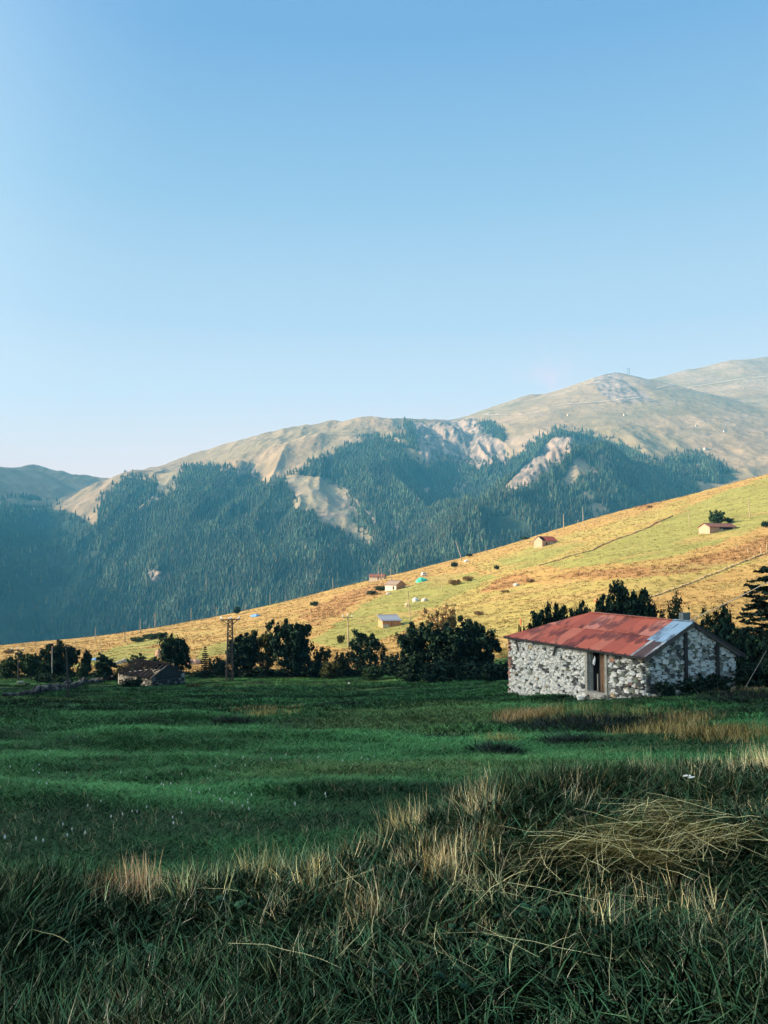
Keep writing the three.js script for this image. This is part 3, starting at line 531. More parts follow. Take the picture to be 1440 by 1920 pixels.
// the row along the far edge of the meadow, left to right
S('bush', 'mid', 'rounded shrub at the left edge of the photo, leftmost of the tree row', 20, 112, 1231, 34, .2);
T('airy', 'mid', 'small flat-topped tree behind the dark pole with a crossarm', 46, 114, 1221, 34, 1.4);
T('round', 'mid', 'small round tree just right of the dark crossarm pole', 64, 112, 1224, 32, .7);
S('bush2', 'mid', 'low shrub between the small round tree and the pale pole', 88, 112, 1236, 34, 2.2);
T('oak', 'dark', 'big dark round tree behind the pale wooden pole', 122, 113, 1202, 64, .4);
T('tall', 'dark', 'pointed dark tree against the right flank of the big round tree', 167, 114, 1217, 24, 2.1);
S('bush', 'mid', 'light green shrub under the pointed dark tree', 160, 109, 1242, 24, 1.0);
T('round', 'dark', 'dark tree between the leaning pole and the ruined hut', 200, 108, 1226, 38, 2.6);
T('airy', 'mid', 'small broad tree directly behind the roof of the ruined hut', 262, 113, 1226, 34, .9);
S('bush2', 'olive', 'olive shrub behind the left end of the ruined hut', 236, 110, 1246, 36, 1.9);
S('bush', 'dark', 'dark shrub left of the tall round tree behind the hut', 292, 112, 1231, 36, .3);
T('oak', 'dark', 'tall round tree rising behind the right end of the ruined hut', 332, 114, 1188, 62, 1.2);
S('bush2', 'brown', 'yellow brown shrub at the foot of the tall tree behind the hut', 316, 108, 1242, 30, .5);
T('spruce', 'needle', 'little dark spruce between the tall round tree and the lattice pylon', 387, 114, 1211, 26, 0);
S('bush', 'dark', 'dark shrub just left of the lattice pylon', 413, 113, 1231, 36, 2.4);
T('round', 'dark', 'dark tree directly behind the lattice pylon', 452, 115, 1184, 54, .2);
T('tall', 'dark', 'tall narrow tree second to the right of the lattice pylon', 474, 117, 1180, 34, 1.1);
T('airy', 'olive', 'olive tree with gaps, between the pylon and the tallest tree of the row', 500, 116, 1183, 48, 2.9);
T('oak', 'dark', 'tallest dark tree of the row, right of the pylon', 545, 115, 1160, 88, 2.0);
S('bush2', 'dark', 'low dark shrub at the right foot of the tallest tree of the row', 582, 114, 1238, 52, .1);
T('wispy', 'mid', 'thin young tree right of the tallest tree of the row', 607, 116, 1212, 36, .6);
S('bush2', 'olive', 'olive green shrub below the thin young tree', 622, 111, 1240, 46, 1.6);
S('bush', 'olive', 'pale green shrub left of the round tree in the row centre', 643, 117, 1222, 34, .8);
T('airy', 'dark', 'round grey green tree in the centre of the row', 684, 112, 1182, 62, 1.5);
T('column', 'dark', 'narrow upright tree right of the round centre tree', 718, 112, 1202, 18, .4);
S('bush2', 'dark', 'dark spreading shrub left of the great dark clump', 740, 106, 1226, 56, 2.7);
S('bush', 'mid', 'low green shrub under the round centre tree', 700, 104, 1248, 44, .9);
T('wispy', 'dark', 'thin pale-topped tree at the left edge of the great dark clump', 766, 106, 1178, 42, 2.4);
T('oak', 'dark', 'left tree of the great dark clump left of the barn', 800, 97, 1168, 92, .5);
T('wispy', 'brown', 'brown leafed tree whose top rises above the great dark clump', 833, 104, 1131, 58, 1.8);
T('oak', 'dark', 'middle tree of the great dark clump left of the barn', 846, 94, 1166, 96, 1.7);
T('round', 'dark', 'right tree of the great dark clump, with branches towards the barn', 893, 93, 1158, 80, 2.5);
S('bush2', 'dark', 'low dark shrub between the great clump and the barn', 928, 80, 1240, 64, 1.2);
S('bush', 'dark', 'dark undergrowth shrub below the middle of the great clump', 826, 90, 1236, 80, .3);
S('bush2', 'dark', 'dark undergrowth shrub below the right of the great clump', 882, 88, 1242, 80, 2.2);
S('bush', 'dark', 'dark undergrowth shrub below the left of the great clump', 774, 95, 1240, 60, 1.1);
// behind and beside the barn
T('round', 'dark', 'leftmost tree behind the barn roof', 1014, 66, 1134, 62, .6);
T('airy', 'dark', 'second tree from the left behind the barn roof', 1052, 68, 1130, 48, 2.2);
T('round', 'dark', 'third tree from the left behind the barn roof', 1086, 69, 1128, 44, 1.3);
T('wispy', 'dark', 'small tree left of the tall tree behind the barn roof', 1120, 67, 1130, 44, .2);
T('airy', 'dark', 'tall spreading tree behind the middle of the barn roof', 1176, 63, 1090, 104, .9);
T('oak', 'dark', 'dark crown under the tall spreading tree behind the barn', 1168, 66, 1114, 90, 1.4);
T('wispy', 'dark', 'low tree right of the tall spreading tree behind the barn', 1222, 62, 1130, 48, 2.8);
T('column', 'dark', 'narrow upright tree behind the barn chimney', 1267, 58, 1105, 40, 1.9);
T('spindly', 'dark', 'thin twiggy sapling beside the barn chimney', 1289, 57, 1134, 12, .4);
S('bush2', 'dark', 'tiny shrub at the left end of the barn roof', 976, 66, 1168, 20, .4);
T('wispy', 'dark', 'bare-branched small tree just right of the barn gable', 1350, 54, 1130, 56, 2.0);
S('bush', 'dark', 'tall dark shrub right of the barn gable', 1352, 51, 1160, 84, .7);
S('bush2', 'dark', 'dark shrub between the barn gable and the layered conifer', 1398, 50, 1190, 90, 2.3);
T('layered', 'needle', 'big layered conifer at the right edge of the photo', 1450, 53, 1048, 215, .3);
S('bush', 'dark', 'dark shrub against the foot of the barn gable', 1338, 43, 1262, 56, 1.5);
S('bush2', 'dark', 'low dark shrub at the middle of the barn gable foot', 1292, 42.2, 1272, 50, .2);
S('bush2', 'dark', 'low dark shrub by the near corner of the barn gable', 1243, 41.4, 1277, 44, 2.6);
S('bush2', 'dark', 'wide dark shrub right of the barn at the photo edge', 1420, 44, 1240, 100, 1.1);
S('bush', 'dark', 'shrub beneath the layered conifer at the right edge', 1452, 48, 1215, 70, 2.9);
// scattered shrubs in the meadow and on the lit hillside
S('bush2', 'dark', 'dark shrub in front of the ruined hut wall', 252, 94.5, 1272, 44, .8);
S('bush', 'dark', 'low shrub in the left meadow behind the field wall', 92, 105, 1262, 48, .4);
S('bush2', 'dark', 'low spreading shrub right along the field wall', 122, 104, 1268, 44, 1.9);
S('bush2', 'olive', 'small weed clump right of the ruined hut', 366, 96, 1283, 34, 1.9);
function hillShrub(kind, leaf, label, px, py, hPx, w, turn = 0) { const [X, , , F] = spot(px, py, 124); const [, b] = pixOf(X, F, ground(X, F) - EYE); return S(kind, leaf, label, px, F, b - hPx * 1.2, w, turn); }
hillShrub('bush', 'mid', 'dark round shrub alone on the tawny slope above the tree row', 590, 1137, 8, 18, .3);
hillShrub('bush', 'dark', 'dark round shrub high on the slope right of the leaning pole', 852, 1064, 9, 14, 1.0);
hillShrub('bush', 'dark', 'small dark shrub right of the round one high on the slope', 931, 1069, 8, 10, 2.0);
hillShrub('bush2', 'mid', 'long green shrub patch below the pale hut, upper half', 714, 1108, 8, 26, .4);
hillShrub('bush2', 'mid', 'long green shrub patch below the pale hut, lower half', 697, 1116, 7, 22, 1.7);
hillShrub('bush2', 'mid', 'left part of the dark shrub strip on the lower left slope', 262, 1204, 8, 30, .5);
hillShrub('bush2', 'mid', 'middle part of the dark shrub strip on the lower left slope', 285, 1199, 9, 36, 2.5);
hillShrub('bush2', 'mid', 'right part of the dark shrub strip on the lower left slope', 306, 1195, 8, 24, 1.2);
hillShrub('bush', 'mid', 'round green shrub on the hill behind the rusty-roofed house', 1345, 986, 26, 30, .6);
hillShrub('bush', 'mid', 'low shrub right of the round one behind the rusty-roofed house', 1366, 981, 9, 22, 1.4);
hillShrub('bush', 'dark', 'dark shrub at the right photo edge on the sunny slope', 1436, 990, 11, 16, .2);
hillShrub('bush2', 'brown', 'brown shrub patch in the middle of the sunny slope', 852, 1097, 9, 26, .9);
hillShrub('bush2', 'brown', 'brown shrub patch right of the middle of the sunny slope', 876, 1090, 8, 22, 2.9);
hillShrub('bush2', 'brown', 'small brown shrub above the great dark clump', 896, 1154, 7, 20, 2.9);
hillShrub('bush2', 'brown', 'little brown shrub left of the flat pale boulder', 946, 1112, 5, 18, .9);
hillShrub('bush2', 'brown', 'little brown shrub right of the flat pale boulder', 993, 1093, 6, 18, 1.9);
hillShrub('bush2', 'olive', 'olive shrub and dead branches on the bank behind the tree row', 640, 1207, 14, 16, .3);
hillShrub('bush', 'mid', 'dark shrub on the skyline beside the leaning pole', 880, 1044, 5, 14, .7);
hillShrub('bush', 'mid', 'dark shrub on the skyline near the red-roofed house', 985, 1012, 5, 18, 1.7);
hillShrub('bush', 'dark', 'dark shrub on the far crest left of the little poles', 446, 1152, 13, 14, .7);
hillShrub('bush', 'brown', 'small dry shrub on the slope near the left photo edge', 22, 1226, 8, 20, .7);
hillShrub('bush2', 'brown', 'brown shrub low on the upper slope under the skyline', 1219, 953, 5, 12, .7);

// undergrowth hiding the foot of the tree row, and brown bracken on the hill: nobody could count these
function leafStuff(name, label, cat, seed, spots, leaf, size, per) {
  const r = seeded(seed), geo = leafCloud(r, [[0, .35, 0, .55, .7], [.3, .2, .1, .45, .6], [-.3, .25, -.1, .45, .6]], per, .13, .2), im = new THREE.InstancedMesh(geo, leaf, spots.length), m = new THREE.Matrix4(), c = new THREE.Color();
  spots.forEach(([X, F, s], i) => { m.compose(V(X, ground(X, F) - .05, -F), new THREE.Quaternion().setFromAxisAngle(V(0, 1, 0), r() * 6.28), V(s * (.8 + .5 * r()), s * (.6 + .5 * r()), s)); im.setMatrixAt(i, m); const t = .7 + .6 * r(); im.setColorAt(i, c.setRGB(t, t * (.9 + .2 * r()), t)); });
  im.name = name; im.castShadow = im.receiveShadow = true; scene.add(im); return tag(im, label, cat, null, 'stuff');
}
{
  const r = seeded(31), a = [], b = [];
  for (let i = 0; i < 420; i++) { const px = 990 * r(), F0 = px < 750 ? 119 : lerp(116, 84, (px - 750) / 240), F = F0 + 5 * (r() - .5) - (px > 560 && px < 760 ? 4 * r() : 0); a.push([(px - 720) / FOCAL * F, F, (.55 + .8 * r()) * (px > 420 ? 1.5 : 1)]); }
  for (let i = 0; i < 260; i++) { const px = 985 + 470 * r(), F = 57 + 9 * r() + (px > 1320 ? -5 : 0); a.push([(px - 720) / FOCAL * F, F, .7 + .8 * r()]); }
  leafStuff('undergrowth', 'dark tangled undergrowth along the foot of the tree row', 'undergrowth', 32, a, LEAF.dark, .1, 260);
  for (let i = 0; i < 2600; i++) { const k = brownBands[Math.floor(r() * r() * 4)], px = 560 + 900 * r(), py = 880 + 300 * r(); if (!inside(k, px, py)) continue; const [X, , , F] = spot(px, py, 124); if (vnoise(X / 5, F / 5) > -.1) b.push([X, F, .4 + .7 * r()]); }
  leafStuff('bracken', 'brown dry bracken in bands across the sunny hillside', 'bracken', 33, b, leafMat('bracken', [.42, .24, .09]), .1, 90);
}
// conifer forest on the mountain spurs
{
  const r = seeded(41), list = [], kinds = [0, 1, 2].map((k) => {
    const q = seeded(60 + k), g = [];
    for (let j = 0; j < 5; j++) {
      const y0 = .10 + j * .17, rad = (.185 - j * .032) * (.85 + .3 * q()), top = y0 + .30, n = 7, c = new THREE.ConeGeometry(rad, top - y0, n, 1, true); c.translate((q() - .5) * .02, (y0 + top) / 2, (q() - .5) * .02);
      const p = c.attributes.position; for (let i = 0; i < p.count; i++) if (p.getY(i) < (y0 + top) / 2) { const f = .62 + .75 * hash(Math.round(Math.atan2(p.getZ(i), p.getX(i)) * 9) + 31 * j, k); p.setXYZ(i, p.getX(i) * f, p.getY(i) - .05 * (f - 1), p.getZ(i) * f); } c.rotateY(q() * 3); c.computeVertexNormals(); g.push(c);
    }
    g.push(new THREE.CylinderGeometry(.012, .018, .16, 4, 1, true).translate(0, .06, 0)); return merge(g);
  });
  for (let tries = 0; list.length < 75000 && tries < 520000; tries++) {
    const F = 1330 + 2000 * Math.pow(r(), .8), X = (r() * 1.06 - .53) * F * .95, h = landRel(X, F), [px, py] = pixOf(X, F, h);
    if (px < -40 || px > 1480) continue;
    if (px < (py < 990 ? 182 : py < 1095 ? 176 + (py - 990) * .2 : 195 - (py - 1095) * .95) && py > 940 && r() > .06) continue;         // shaded valley side: trees thinned so its dark ground colour reads as smooth shade
    const jx = px + 5 * (r() - .5), jy = py + 4 * (r() - .5), edge = fbm(X / 60, F / 60, 3);
    if (!woodOrShadeAt(jx + 7 * edge, jy + 5 * edge)) { if (!(woodOrShadeAt(jx, jy + 14) || woodOrShadeAt(jx + 18, jy)) || r() > .07) continue; }
    if (fbm(X / 130 + 3, F / 130, 3) > .30 + .2 * r()) continue;
    // skip trees hidden behind nearer ground
    const q = h / F + 24 / F; let hid = false; for (const k of [.75, .82, .88, .93, .97]) if (landRel(X * k, F * k) / (F * k) > q) { hid = true; break; } if (hid) continue;
    list.push([X, h, F]);
  }
  const m = new THREE.Matrix4(), c = new THREE.Color();
  kinds.forEach((geo, k) => {
    const mine = list.filter((_, i) => i % 3 === k), im = new THREE.InstancedMesh(geo, std('forest needles', [.040, .060, .030], 1), mine.length);
    mine.forEach(([X, h, F], i) => { const s = (11 + 12 * r() * r() + 5 * fbm(X / 90, F / 90, 2)), w = s * (1.0 + .7 * r()); m.compose(V(X, h + EYE - .6, -F), new THREE.Quaternion().setFromAxisAngle(V(0, 1, 0), r() * 6.28), V(w, s, w)); im.setMatrixAt(i, m); const t = (.4 + 1.6 * r() * r() + .3 * r()) * (1 + .9 * fbm(X / 45, F / 60, 3)), y = r() < .12 ? 1.8 : 1; im.setColorAt(i, c.setRGB(t * y, t, t * .95)); });
    im.name = numbered('conifer_forest'); im.castShadow = im.receiveShadow = true; scene.add(im); tag(im, 'dark conifer forest covering the mountain spurs across the valley', 'forest', 'conifer forest on the mountain', 'stuff');
  });
  console.log('forest', list.length);
}
// ---------------------------------------------------------------- poles, pylon, wires
Object.assign(M, {
  steel: std('rusty lattice steel', [.055, .040, .036], .8), porcelain: std('white porcelain', [.85, .82, .78], .35), poleWood: std('grey pole wood', [.40, .36, .29], .9, { map: grain }), poleDark: std('dark pole wood', [.055, .05, .045], .9, { map: grain }), poleTan: std('tan pole wood', [.52, .40, .24], .9, { map: grain }), wire: std('pale wire', [.62, .52, .40], .7),  // tan wood shared by hillside poles and fence posts
});
{
  const F = 106, [X, y, z] = onGround(433, F), H = 7.5, b = .40, t = .25;
  const p = thing('lattice_pylon', 'rusty steel lattice pylon with white insulators standing at the meadow edge', 'pylon', [X, y, z], .25);
  const at = (sx, sz, k) => V(sx * lerp(b, t, k), H * k, sz * lerp(b * .8, t * .8, k)), cs = [[-1, -1], [1, -1], [1, 1], [-1, 1]];
  for (const [sx, sz] of cs) mesh('leg', beam(at(sx, sz, -.03), at(sx, sz, 1), .13, .13), M.steel, p);
  cs.forEach(([sx, sz], i) => { const [qx, qz] = cs[(i + 1) % 4]; const n = 13; for (let k = 0; k < n; k++) mesh('lattice_bar', k % 2 ? beam(at(sx, sz, k / n), at(qx, qz, (k + 1) / n), .09, .09) : beam(at(qx, qz, k / n), at(sx, sz, (k + 1) / n), .09, .09), M.steel, p); });
  mesh('crossarm', beam(V(-1.2, H, .1), V(1.2, H, .1), .11, .12), M.steel, p);
  for (const s of [-1, 1]) mesh('arm_brace', beam(V(s * .24, H - .62, .1), V(s * .95, H - .03, .1), .08, .08), M.steel, p);
  mesh('ladder', (() => { const l = []; for (let k = 0; k < 16; k++) l.push(box(.22, .03, .03, 0, .6 + k * .4, .36)); return merge(l); })(), M.steel, p).userData.kind = 'stuff';
  const ins = new THREE.LatheGeometry([[.0, 0], [.05, 0], [.05, .08], [.11, .11], [.06, .17], [.10, .21], [.05, .28], [0, .31]].map(([a, c]) => new THREE.Vector2(a, c)), 10);
  for (const [x, dz] of [[-1.14, -.1], [-1.02, .22], [-.12, .1], [.12, .14], [1.0, .2], [1.13, -.08]]) { const m = mesh('insulator', ins, M.porcelain, p); m.position.set(x, H + .05, dz); }
}
function pole(label, px, py, topPx, topY, mat, o = {}) {
  const [X, y, z, F] = o.F ? [...onGround(px, o.F), o.F] : spot(px, py, o.lo ?? 120); const c = Math.cos(PITCH), [, base] = pixOf(X, F, y - EYE);
  const h = (base - topY) / FOCAL * F, dx = (topPx - px) / FOCAL * F, r = (o.r ?? 1.3) * 1.45 / FOCAL * F * .5;
  const p = thing('utility_pole', label, 'pole', [X, y, z]);
  mesh('shaft', bar(V(0, -.3, 0), V(dx, h, 0), r, r * .7, 7), mat, p);
  const top = V(dx, h, 0);
  if (o.arm) { const a = o.arm / FOCAL * F; mesh('crossarm', beam(top.clone().add(V(-a, -r * 2 - (o.tilt ?? 0), r)), top.clone().add(V(a, -r * 2 + (o.tilt ?? 0), r)), r * 1.2, r * 1.2), mat, p); for (const s of [-1, 0, 1]) mesh('insulator', new THREE.CylinderGeometry(r * .5, r * .7, r * 2.6, 7).translate(top.x + s * a * .92, top.y + (s ? 0 : r * 1.2) + s * (o.tilt ?? 0), r), M.porcelain, p); }
  else mesh('insulator', new THREE.CylinderGeometry(r * .5, r * .8, r * 2.4, 7).translate(top.x, top.y + r * 1.1, 0), o.cap ?? mat, p);
  return p;
}
pole('pale wooden pole in front of the big round tree at left', 103, 1257, 102, 1215, M.paleWood, { F: 111, r: 1.8, cap: M.pinkStone });
pole('dark wooden pole with a crossarm among the shrubs at far left', 41, 1262, 38, 1217, M.poleDark, { F: 110, r: 1.7, arm: 12 });
pole('dark leaning pole standing in the left meadow in front of the field wall', 135, 1318, 128, 1214, M.poleDark, { F: 66, r: 2.6 });
pole('tan leaning pole on the slope above the blue sheet at left', 196, 1234, 190, 1203, M.poleTan, { r: 1.3 });
pole('short tan pole on the slope right of the big round tree', 146, 1224, 145, 1204, M.poleTan, { r: 1.1 });
pole('pale pole on the left crest, leftmost against the forest', 182, 1197, 182, 1179, M.poleWood, { r: 1.2 });
pole('faint dark pole standing on the slope just below the left crest', 238, 1205, 236, 1176, M.timber, { r: 1 });
pole('pale pole on the left crest, third from the left against the forest', 266, 1186, 265, 1163, M.poleWood, { r: 1.3 });
pole('taller pale pole on the left crest right of the third one', 293, 1178, 293, 1152, M.poleWood, { r: 1.4 });
pole('thin pole on the crest left of the lattice pylon top', 361, 1163, 360, 1143, M.poleWood, { r: 1.1 });
pole('thin pole on the crest just above the lattice pylon', 407, 1153, 407, 1141, M.poleWood, { r: 1.1 });
pole('thin dark pole on the crest left of the solitary round shrub', 508, 1134, 507, 1116, M.poleWood, { r: 1.1 });
pole('small pale pole on the crest left of the long pale house', 625, 1106, 624, 1086, M.poleWood, { r: 1 });
pole('tan pole with a crossarm behind the tree row, left of the orange shed', 654, 1214, 652, 1155, M.poleTan, { r: 2.1, arm: 9 });
pole('tall tan pole on the slope just right of the orange shed', 770, 1172, 765, 1113, M.poleTan, { r: 1.6 });
pole('thin pale pole in front of the long pale house', 710, 1086, 709, 1063, M.poleWood, { r: 1 });
pole('thin pole at the right end of the long pale house', 716, 1097, 715, 1068, M.poleTan, { r: .9 });
pole('thin pale pole rising behind the pale hut', 734, 1092, 732, 1068, M.poleWood, { r: 1.1 });
pole('faint tan pole on the slope right of the green tarpaulin', 829, 1109, 828, 1085, M.poleTan, { r: .8 });
pole('grey leaning pole on the skyline in the middle of the photo', 866, 1050, 855, 1016, M.poleWood, { r: 1.4 });
pole('small pole behind the red-roofed house', 1046, 1013, 1045, 992, M.poleTan, { r: 1 });
pole('pole on the crest above the red-roofed house, left of two', 1057, 994, 1057, 966, M.poleTan, { r: 1.1 });
pole('tan pole a little below the crest right of the red-roofed house', 1085, 997, 1084, 976, M.poleTan, { r: 1 });
pole('grey pole on the crest against the forest, right of the red-roofed house', 1094, 976, 1093, 952, M.poleWood, { r: 1.1 });
pole('tan pole in the green field left of the rusty-roofed house', 1294, 986, 1291, 957, M.poleTan, { r: 1.2 });
pole('tan pole in the green field right of the rusty-roofed house', 1407, 972, 1405, 937, M.poleTan, { r: 1.2 });
{
  const lines = [[1380, 1032, 10], [1402, 1036, 9], [1426, 1039, 12], [1437, 1032, 12], [946, 1215, 9], [933, 1219, 8], [1064, 1042, 5], [1080, 1036, 5], [958, 1210, 6]];
  const labels = ['small fence post, leftmost of the row by the stone line at right', 'small fence post, second of the row by the stone line at right', 'small fence post, third of the row by the stone line at right', 'small fence post nearest the right photo edge', 'pale fence post just left of the barn roof end', 'pale fence post furthest left of the barn', 'tiny post at the lower end of the green field edge', 'tiny post, second along the green field edge', 'pale fence post touching the barn roof edge'];
  lines.forEach(([px, py, h], i) => { const [X, y, z, F] = spot(px, py, 119), k = h / FOCAL * F; const o = mesh('fence_post', bar(V(0, -.2, 0), V(.05, k, 0), .11, .09, 6), M.poleTan); o.position.set(X, y, z); tag(o, labels[i], 'post', 'wooden fence posts on the hillside'); });
}
{ // wires at the barn
  const a = V(17.0, 0, -44.2), barnTop = scene.getObjectByName('stone_barn').localToWorld(V(3.2, 3.55, -.2));
  const pts = []; const F1 = 30, end = V((1700 - 720) / FOCAL * F1, EYE + (1040 - 945) / FOCAL * F1, -F1); for (let i = 0; i <= 20; i++) { const t = i / 20, p = barnTop.clone().lerp(end, t); p.y -= .5 * 4 * t * (1 - t) * .35; pts.push(p); }
  tag(mesh('wire', new THREE.TubeGeometry(new THREE.CatmullRomCurve3(pts), 40, .022, 5), M.wire), 'pale wire running from the barn gable top up to the right', 'wire');
  const g = V(...onGround(1386, 42)), e = V((1432 - 720) / FOCAL * 42, EYE + (1040 - 1219) / FOCAL * 42, -42);
  tag(mesh('stay_rope', bar(g, e, .011, .011, 5), M.paleWood), 'thin pale stay rope slanting up from the grass right of the barn', 'rope');
}

// ---------------------------------------------------------------- small houses on the hillside
const wallMat = (n, c) => std(n, c, .95, { map: rough1 });
Object.assign(M, { orangeWall: wallMat('orange plaster', [.62, .27, .13]), paleWall: wallMat('pale plaster', [.66, .55, .42]), pinkWall: wallMat('pinkish stone wall', [.50, .30, .20]), whiteWall: wallMat('white plaster', [.64, .54, .44]), greyRoof: std('grey tin', [.30, .32, .36], .6, { map: grain }), brownRoof: std('brown roof', [.30, .22, .16], .9, { map: grain }), redRoof: std('red roof', [.52, .10, .06], .8, { map: grain }), rustRoof: std('rust brown roof', [.24, .095, .065], .9, { map: grain }) });
// a little house seen at a photo position: width and height in photo pixels, turned so that a corner shows
function house(label, px, py, wPx, hPx, turn, o) {
  const [X, y, z, F] = spot(px, py, 130), s = F / FOCAL, w = wPx * s, h = hPx * s * .86, d = o.depth ?? w * .6;
  const hs = thing(o.name ?? 'small_house', label, o.cat ?? 'house', [X, y, z], turn);
  mesh('front_wall', uvPlanar(box(w, h + 1, .25, 0, (h - 1) / 2, d / 2 - .125), [0, 1]), o.wall, hs); mesh('back_wall', box(w, h + 1, .25, 0, (h - 1) / 2, -d / 2 + .125), o.wall, hs);
  for (const k of [-1, 1]) mesh('side_wall', uvPlanar(box(.25, h + 1, d - .5, k * (w / 2 - .125), (h - 1) / 2, 0), [2, 1]), k > 0 ? o.right ?? o.wall : o.wall, hs);
  const rh = (o.roofPx ?? 6) * s, ov = .25;
  if (o.mono) mesh('roof', beam(V(0, h + .05, d / 2 + ov), V(0, h + rh, -d / 2 - ov), w + 2 * ov, .12), o.roof, hs);
  else if (o.roof) {
    const sh = new THREE.Shape([[-d / 2, h - .02], [d / 2, h - .02], [0, h + rh - .1]].map(([a, b]) => new THREE.Vector2(a, b)));
    for (const k of [-1, 1]) { const g = new THREE.ExtrudeGeometry(sh, { depth: .2, bevelEnabled: false }); g.rotateY(Math.PI / 2); g.translate(k * (w / 2 - .15) - .1, 0, 0); mesh('gable', g, k > 0 ? o.right ?? o.wall : o.wall, hs); }
    mesh('roof_slope', beam(V(o.roofShift ?? 0, h - .12, d / 2 + ov), V(o.roofShift ?? 0, h + rh, 0), w + 2 * ov - (o.roofCut ?? 0), .1), o.roof, hs); mesh('roof_slope', beam(V(0, h + rh, 0), V(0, h - .12, -d / 2 - ov), w + 2 * ov, .1), o.roof2 ?? o.roof, hs);
  }
  (o.openings ?? []).forEach(([x, w2, y0, y1, mat]) => mesh(mat ? 'wall_patch' : 'doorway', box(w2 * w, (y1 - y0) * h, .08, x * w, (y0 + y1) / 2 * h, d / 2 + .025), mat ?? M.dark, hs));
  return hs;
}
house('orange plastered shed with a grey tin roof alone on the slope', 730, 1174, 34, 12, .22, { name: 'shed', cat: 'shed', wall: M.orangeWall, right: M.orangeWall, roof: M.greyRoof, mono: true, roofPx: 9, depth: 4.2, openings: [[-.33, .34, -.3, .42, M.paleWall], [.0, .025, 0, .95]] });
house('pale hut with a grey brown roof and orange right end', 741, 1105, 28, 10, -.75, { wall: M.whiteWall, right: M.orangeWall, roof: M.brownRoof, roofPx: 8, depth: 4.5, openings: [[.25, .12, 0, .7]] });
house('long pale stone house with a broken dark red roof on the crest', 708, 1088, 28, 8, -.2, { wall: M.paleWall, roof: M.rustRoof, roofPx: 5, depth: 4, openings: [[.1, .06, .2, .8], [.3, .06, .2, .8]] });
house('pinkish house with a red and grey roof high on the slope', 1022, 1023, 34, 10, .5, { wall: M.pinkWall, right: M.whiteWall, roof: M.redRoof, roof2: M.greyRoof, roofPx: 8, depth: 5, roofShift: 1.3, roofCut: 2.2, openings: [[.15, .2, 0, .6, M.whiteWall], [-.2, .07, 0, .7]] });
house('long low house with a rust brown roof and open dark front', 1345, 996, 56, 9, .25, { wall: M.pinkWall, roof: M.rustRoof, roofPx: 7, depth: 5, openings: [[.12, .5, .35, .95], [.36, .16, 0, .8, M.paleWall], [-.05, .08, 0, .6, M.whiteWall]] });
house('tiny white house on the far mountain, lower one', 0, 0, 1, 1, 0, (() => ({ wall: M.whiteWall, roof: M.greyRoof }))()).removeFromParent(); used.small_house--;
function farHouse(label, px, py, w, h, mat) {
  let F = 2200; for (; F < 5000; F += 6) { const X = (px - 720) / FOCAL * F, [, yy] = pixOf(X, F, landRel(X, F)); if (yy <= py) break; }
  const X = (px - 720) / FOCAL * F, s = F / FOCAL * .6, t = thing('far_house', label, 'house', [X, ground(X, F), -F], .5);
  mesh('wall', box(w * s, h * s + 2, w * s * .6, 0, h * s / 2 - 1, 0), mat, t); const sh = new THREE.Shape([[-w * s * .34, 0], [w * s * .34, 0], [0, h * s * .7]].map(([a, b]) => new THREE.Vector2(a, b))); mesh('roof', new THREE.ExtrudeGeometry(sh, { depth: w * s * 1.05, bevelEnabled: false }).rotateY(Math.PI / 2).translate(-w * s * .52, h * s, 0), mat === M.whiteWall ? M.whiteWall : M.pinkWall, t);
}
farHouse('tiny white house on the big far slope, upper of two', 1309, 800, 6, 3, M.whiteWall); farHouse('tiny white house on the big far slope, right of two', 1362, 810, 7, 3, M.whiteWall); farHouse('tiny pinkish house in the middle of the big far slope', 1174, 779, 7, 3, M.paleWall); farHouse('tiny pale house on the far slope under the rocky peak', 1068, 779, 8, 2, M.paleWall); farHouse('small pale house low on the far slope near the wooded knoll', 1326, 843, 14, 4, M.paleWall);
farHouse('tiny white house in the shaded far valley at left', 62, 955, 6, 3, M.whiteWall); farHouse('second tiny white house in the shaded far valley at left', 74, 956, 5, 2, M.whiteWall);
{ // mast on the far skyline
  let best = 0, bf = 0; for (let F = 3400; F < 4600; F += 10) { const X = (1183 - 720) / FOCAL * F, e = landRel(X, F) / F; if (e > best) { best = e; bf = F; } }
  const X = (1183 - 720) / FOCAL * bf, m = thing('far_mast', 'tiny mast on the far skyline right of the rocky peak', 'mast', [X, ground(X, bf), -bf]); for (const k of [-1, 1]) mesh('leg', bar(V(k * 4, -3, 0), V(k * 3, 30, 0), .9, .6, 4), M.steel, m); mesh('crossarm', box(14, 1.2, 1.2, 0, 27, 0), M.steel, m);
}
// ---------------------------------------------------------------- tarpaulins, van, boulders
function lump(name, label, cat, px, py, w, h, mat, turn = 0, lo = 120, seed = 1, flat = .8) {
  const [X, y, z, F] = spot(px, py, lo), s = F / FOCAL, g = new THREE.IcosahedronGeometry(1, 3), p = g.attributes.position;
  for (let i = 0; i < p.count; i++) { const v = V(p.getX(i), p.getY(i), p.getZ(i)), n = 1 + .28 * fbm(v.x * 1.4 + seed * 7, v.z * 1.4 + v.y, 2) + .1 * vnoise(v.x * 5 + seed, v.y * 5 + v.z * 4); p.setXYZ(i, v.x * n, Math.sign(v.y) * Math.pow(Math.abs(v.y), flat) * n, v.z * n); }
  g.computeVertexNormals(); g.scale(w / 2 * s, h * s * .9, w * .42 * s); const o = mesh(name, g, mat); o.position.set(X, y + h * s * .1, z); o.rotation.y = turn; return tag(o, label, cat);
}
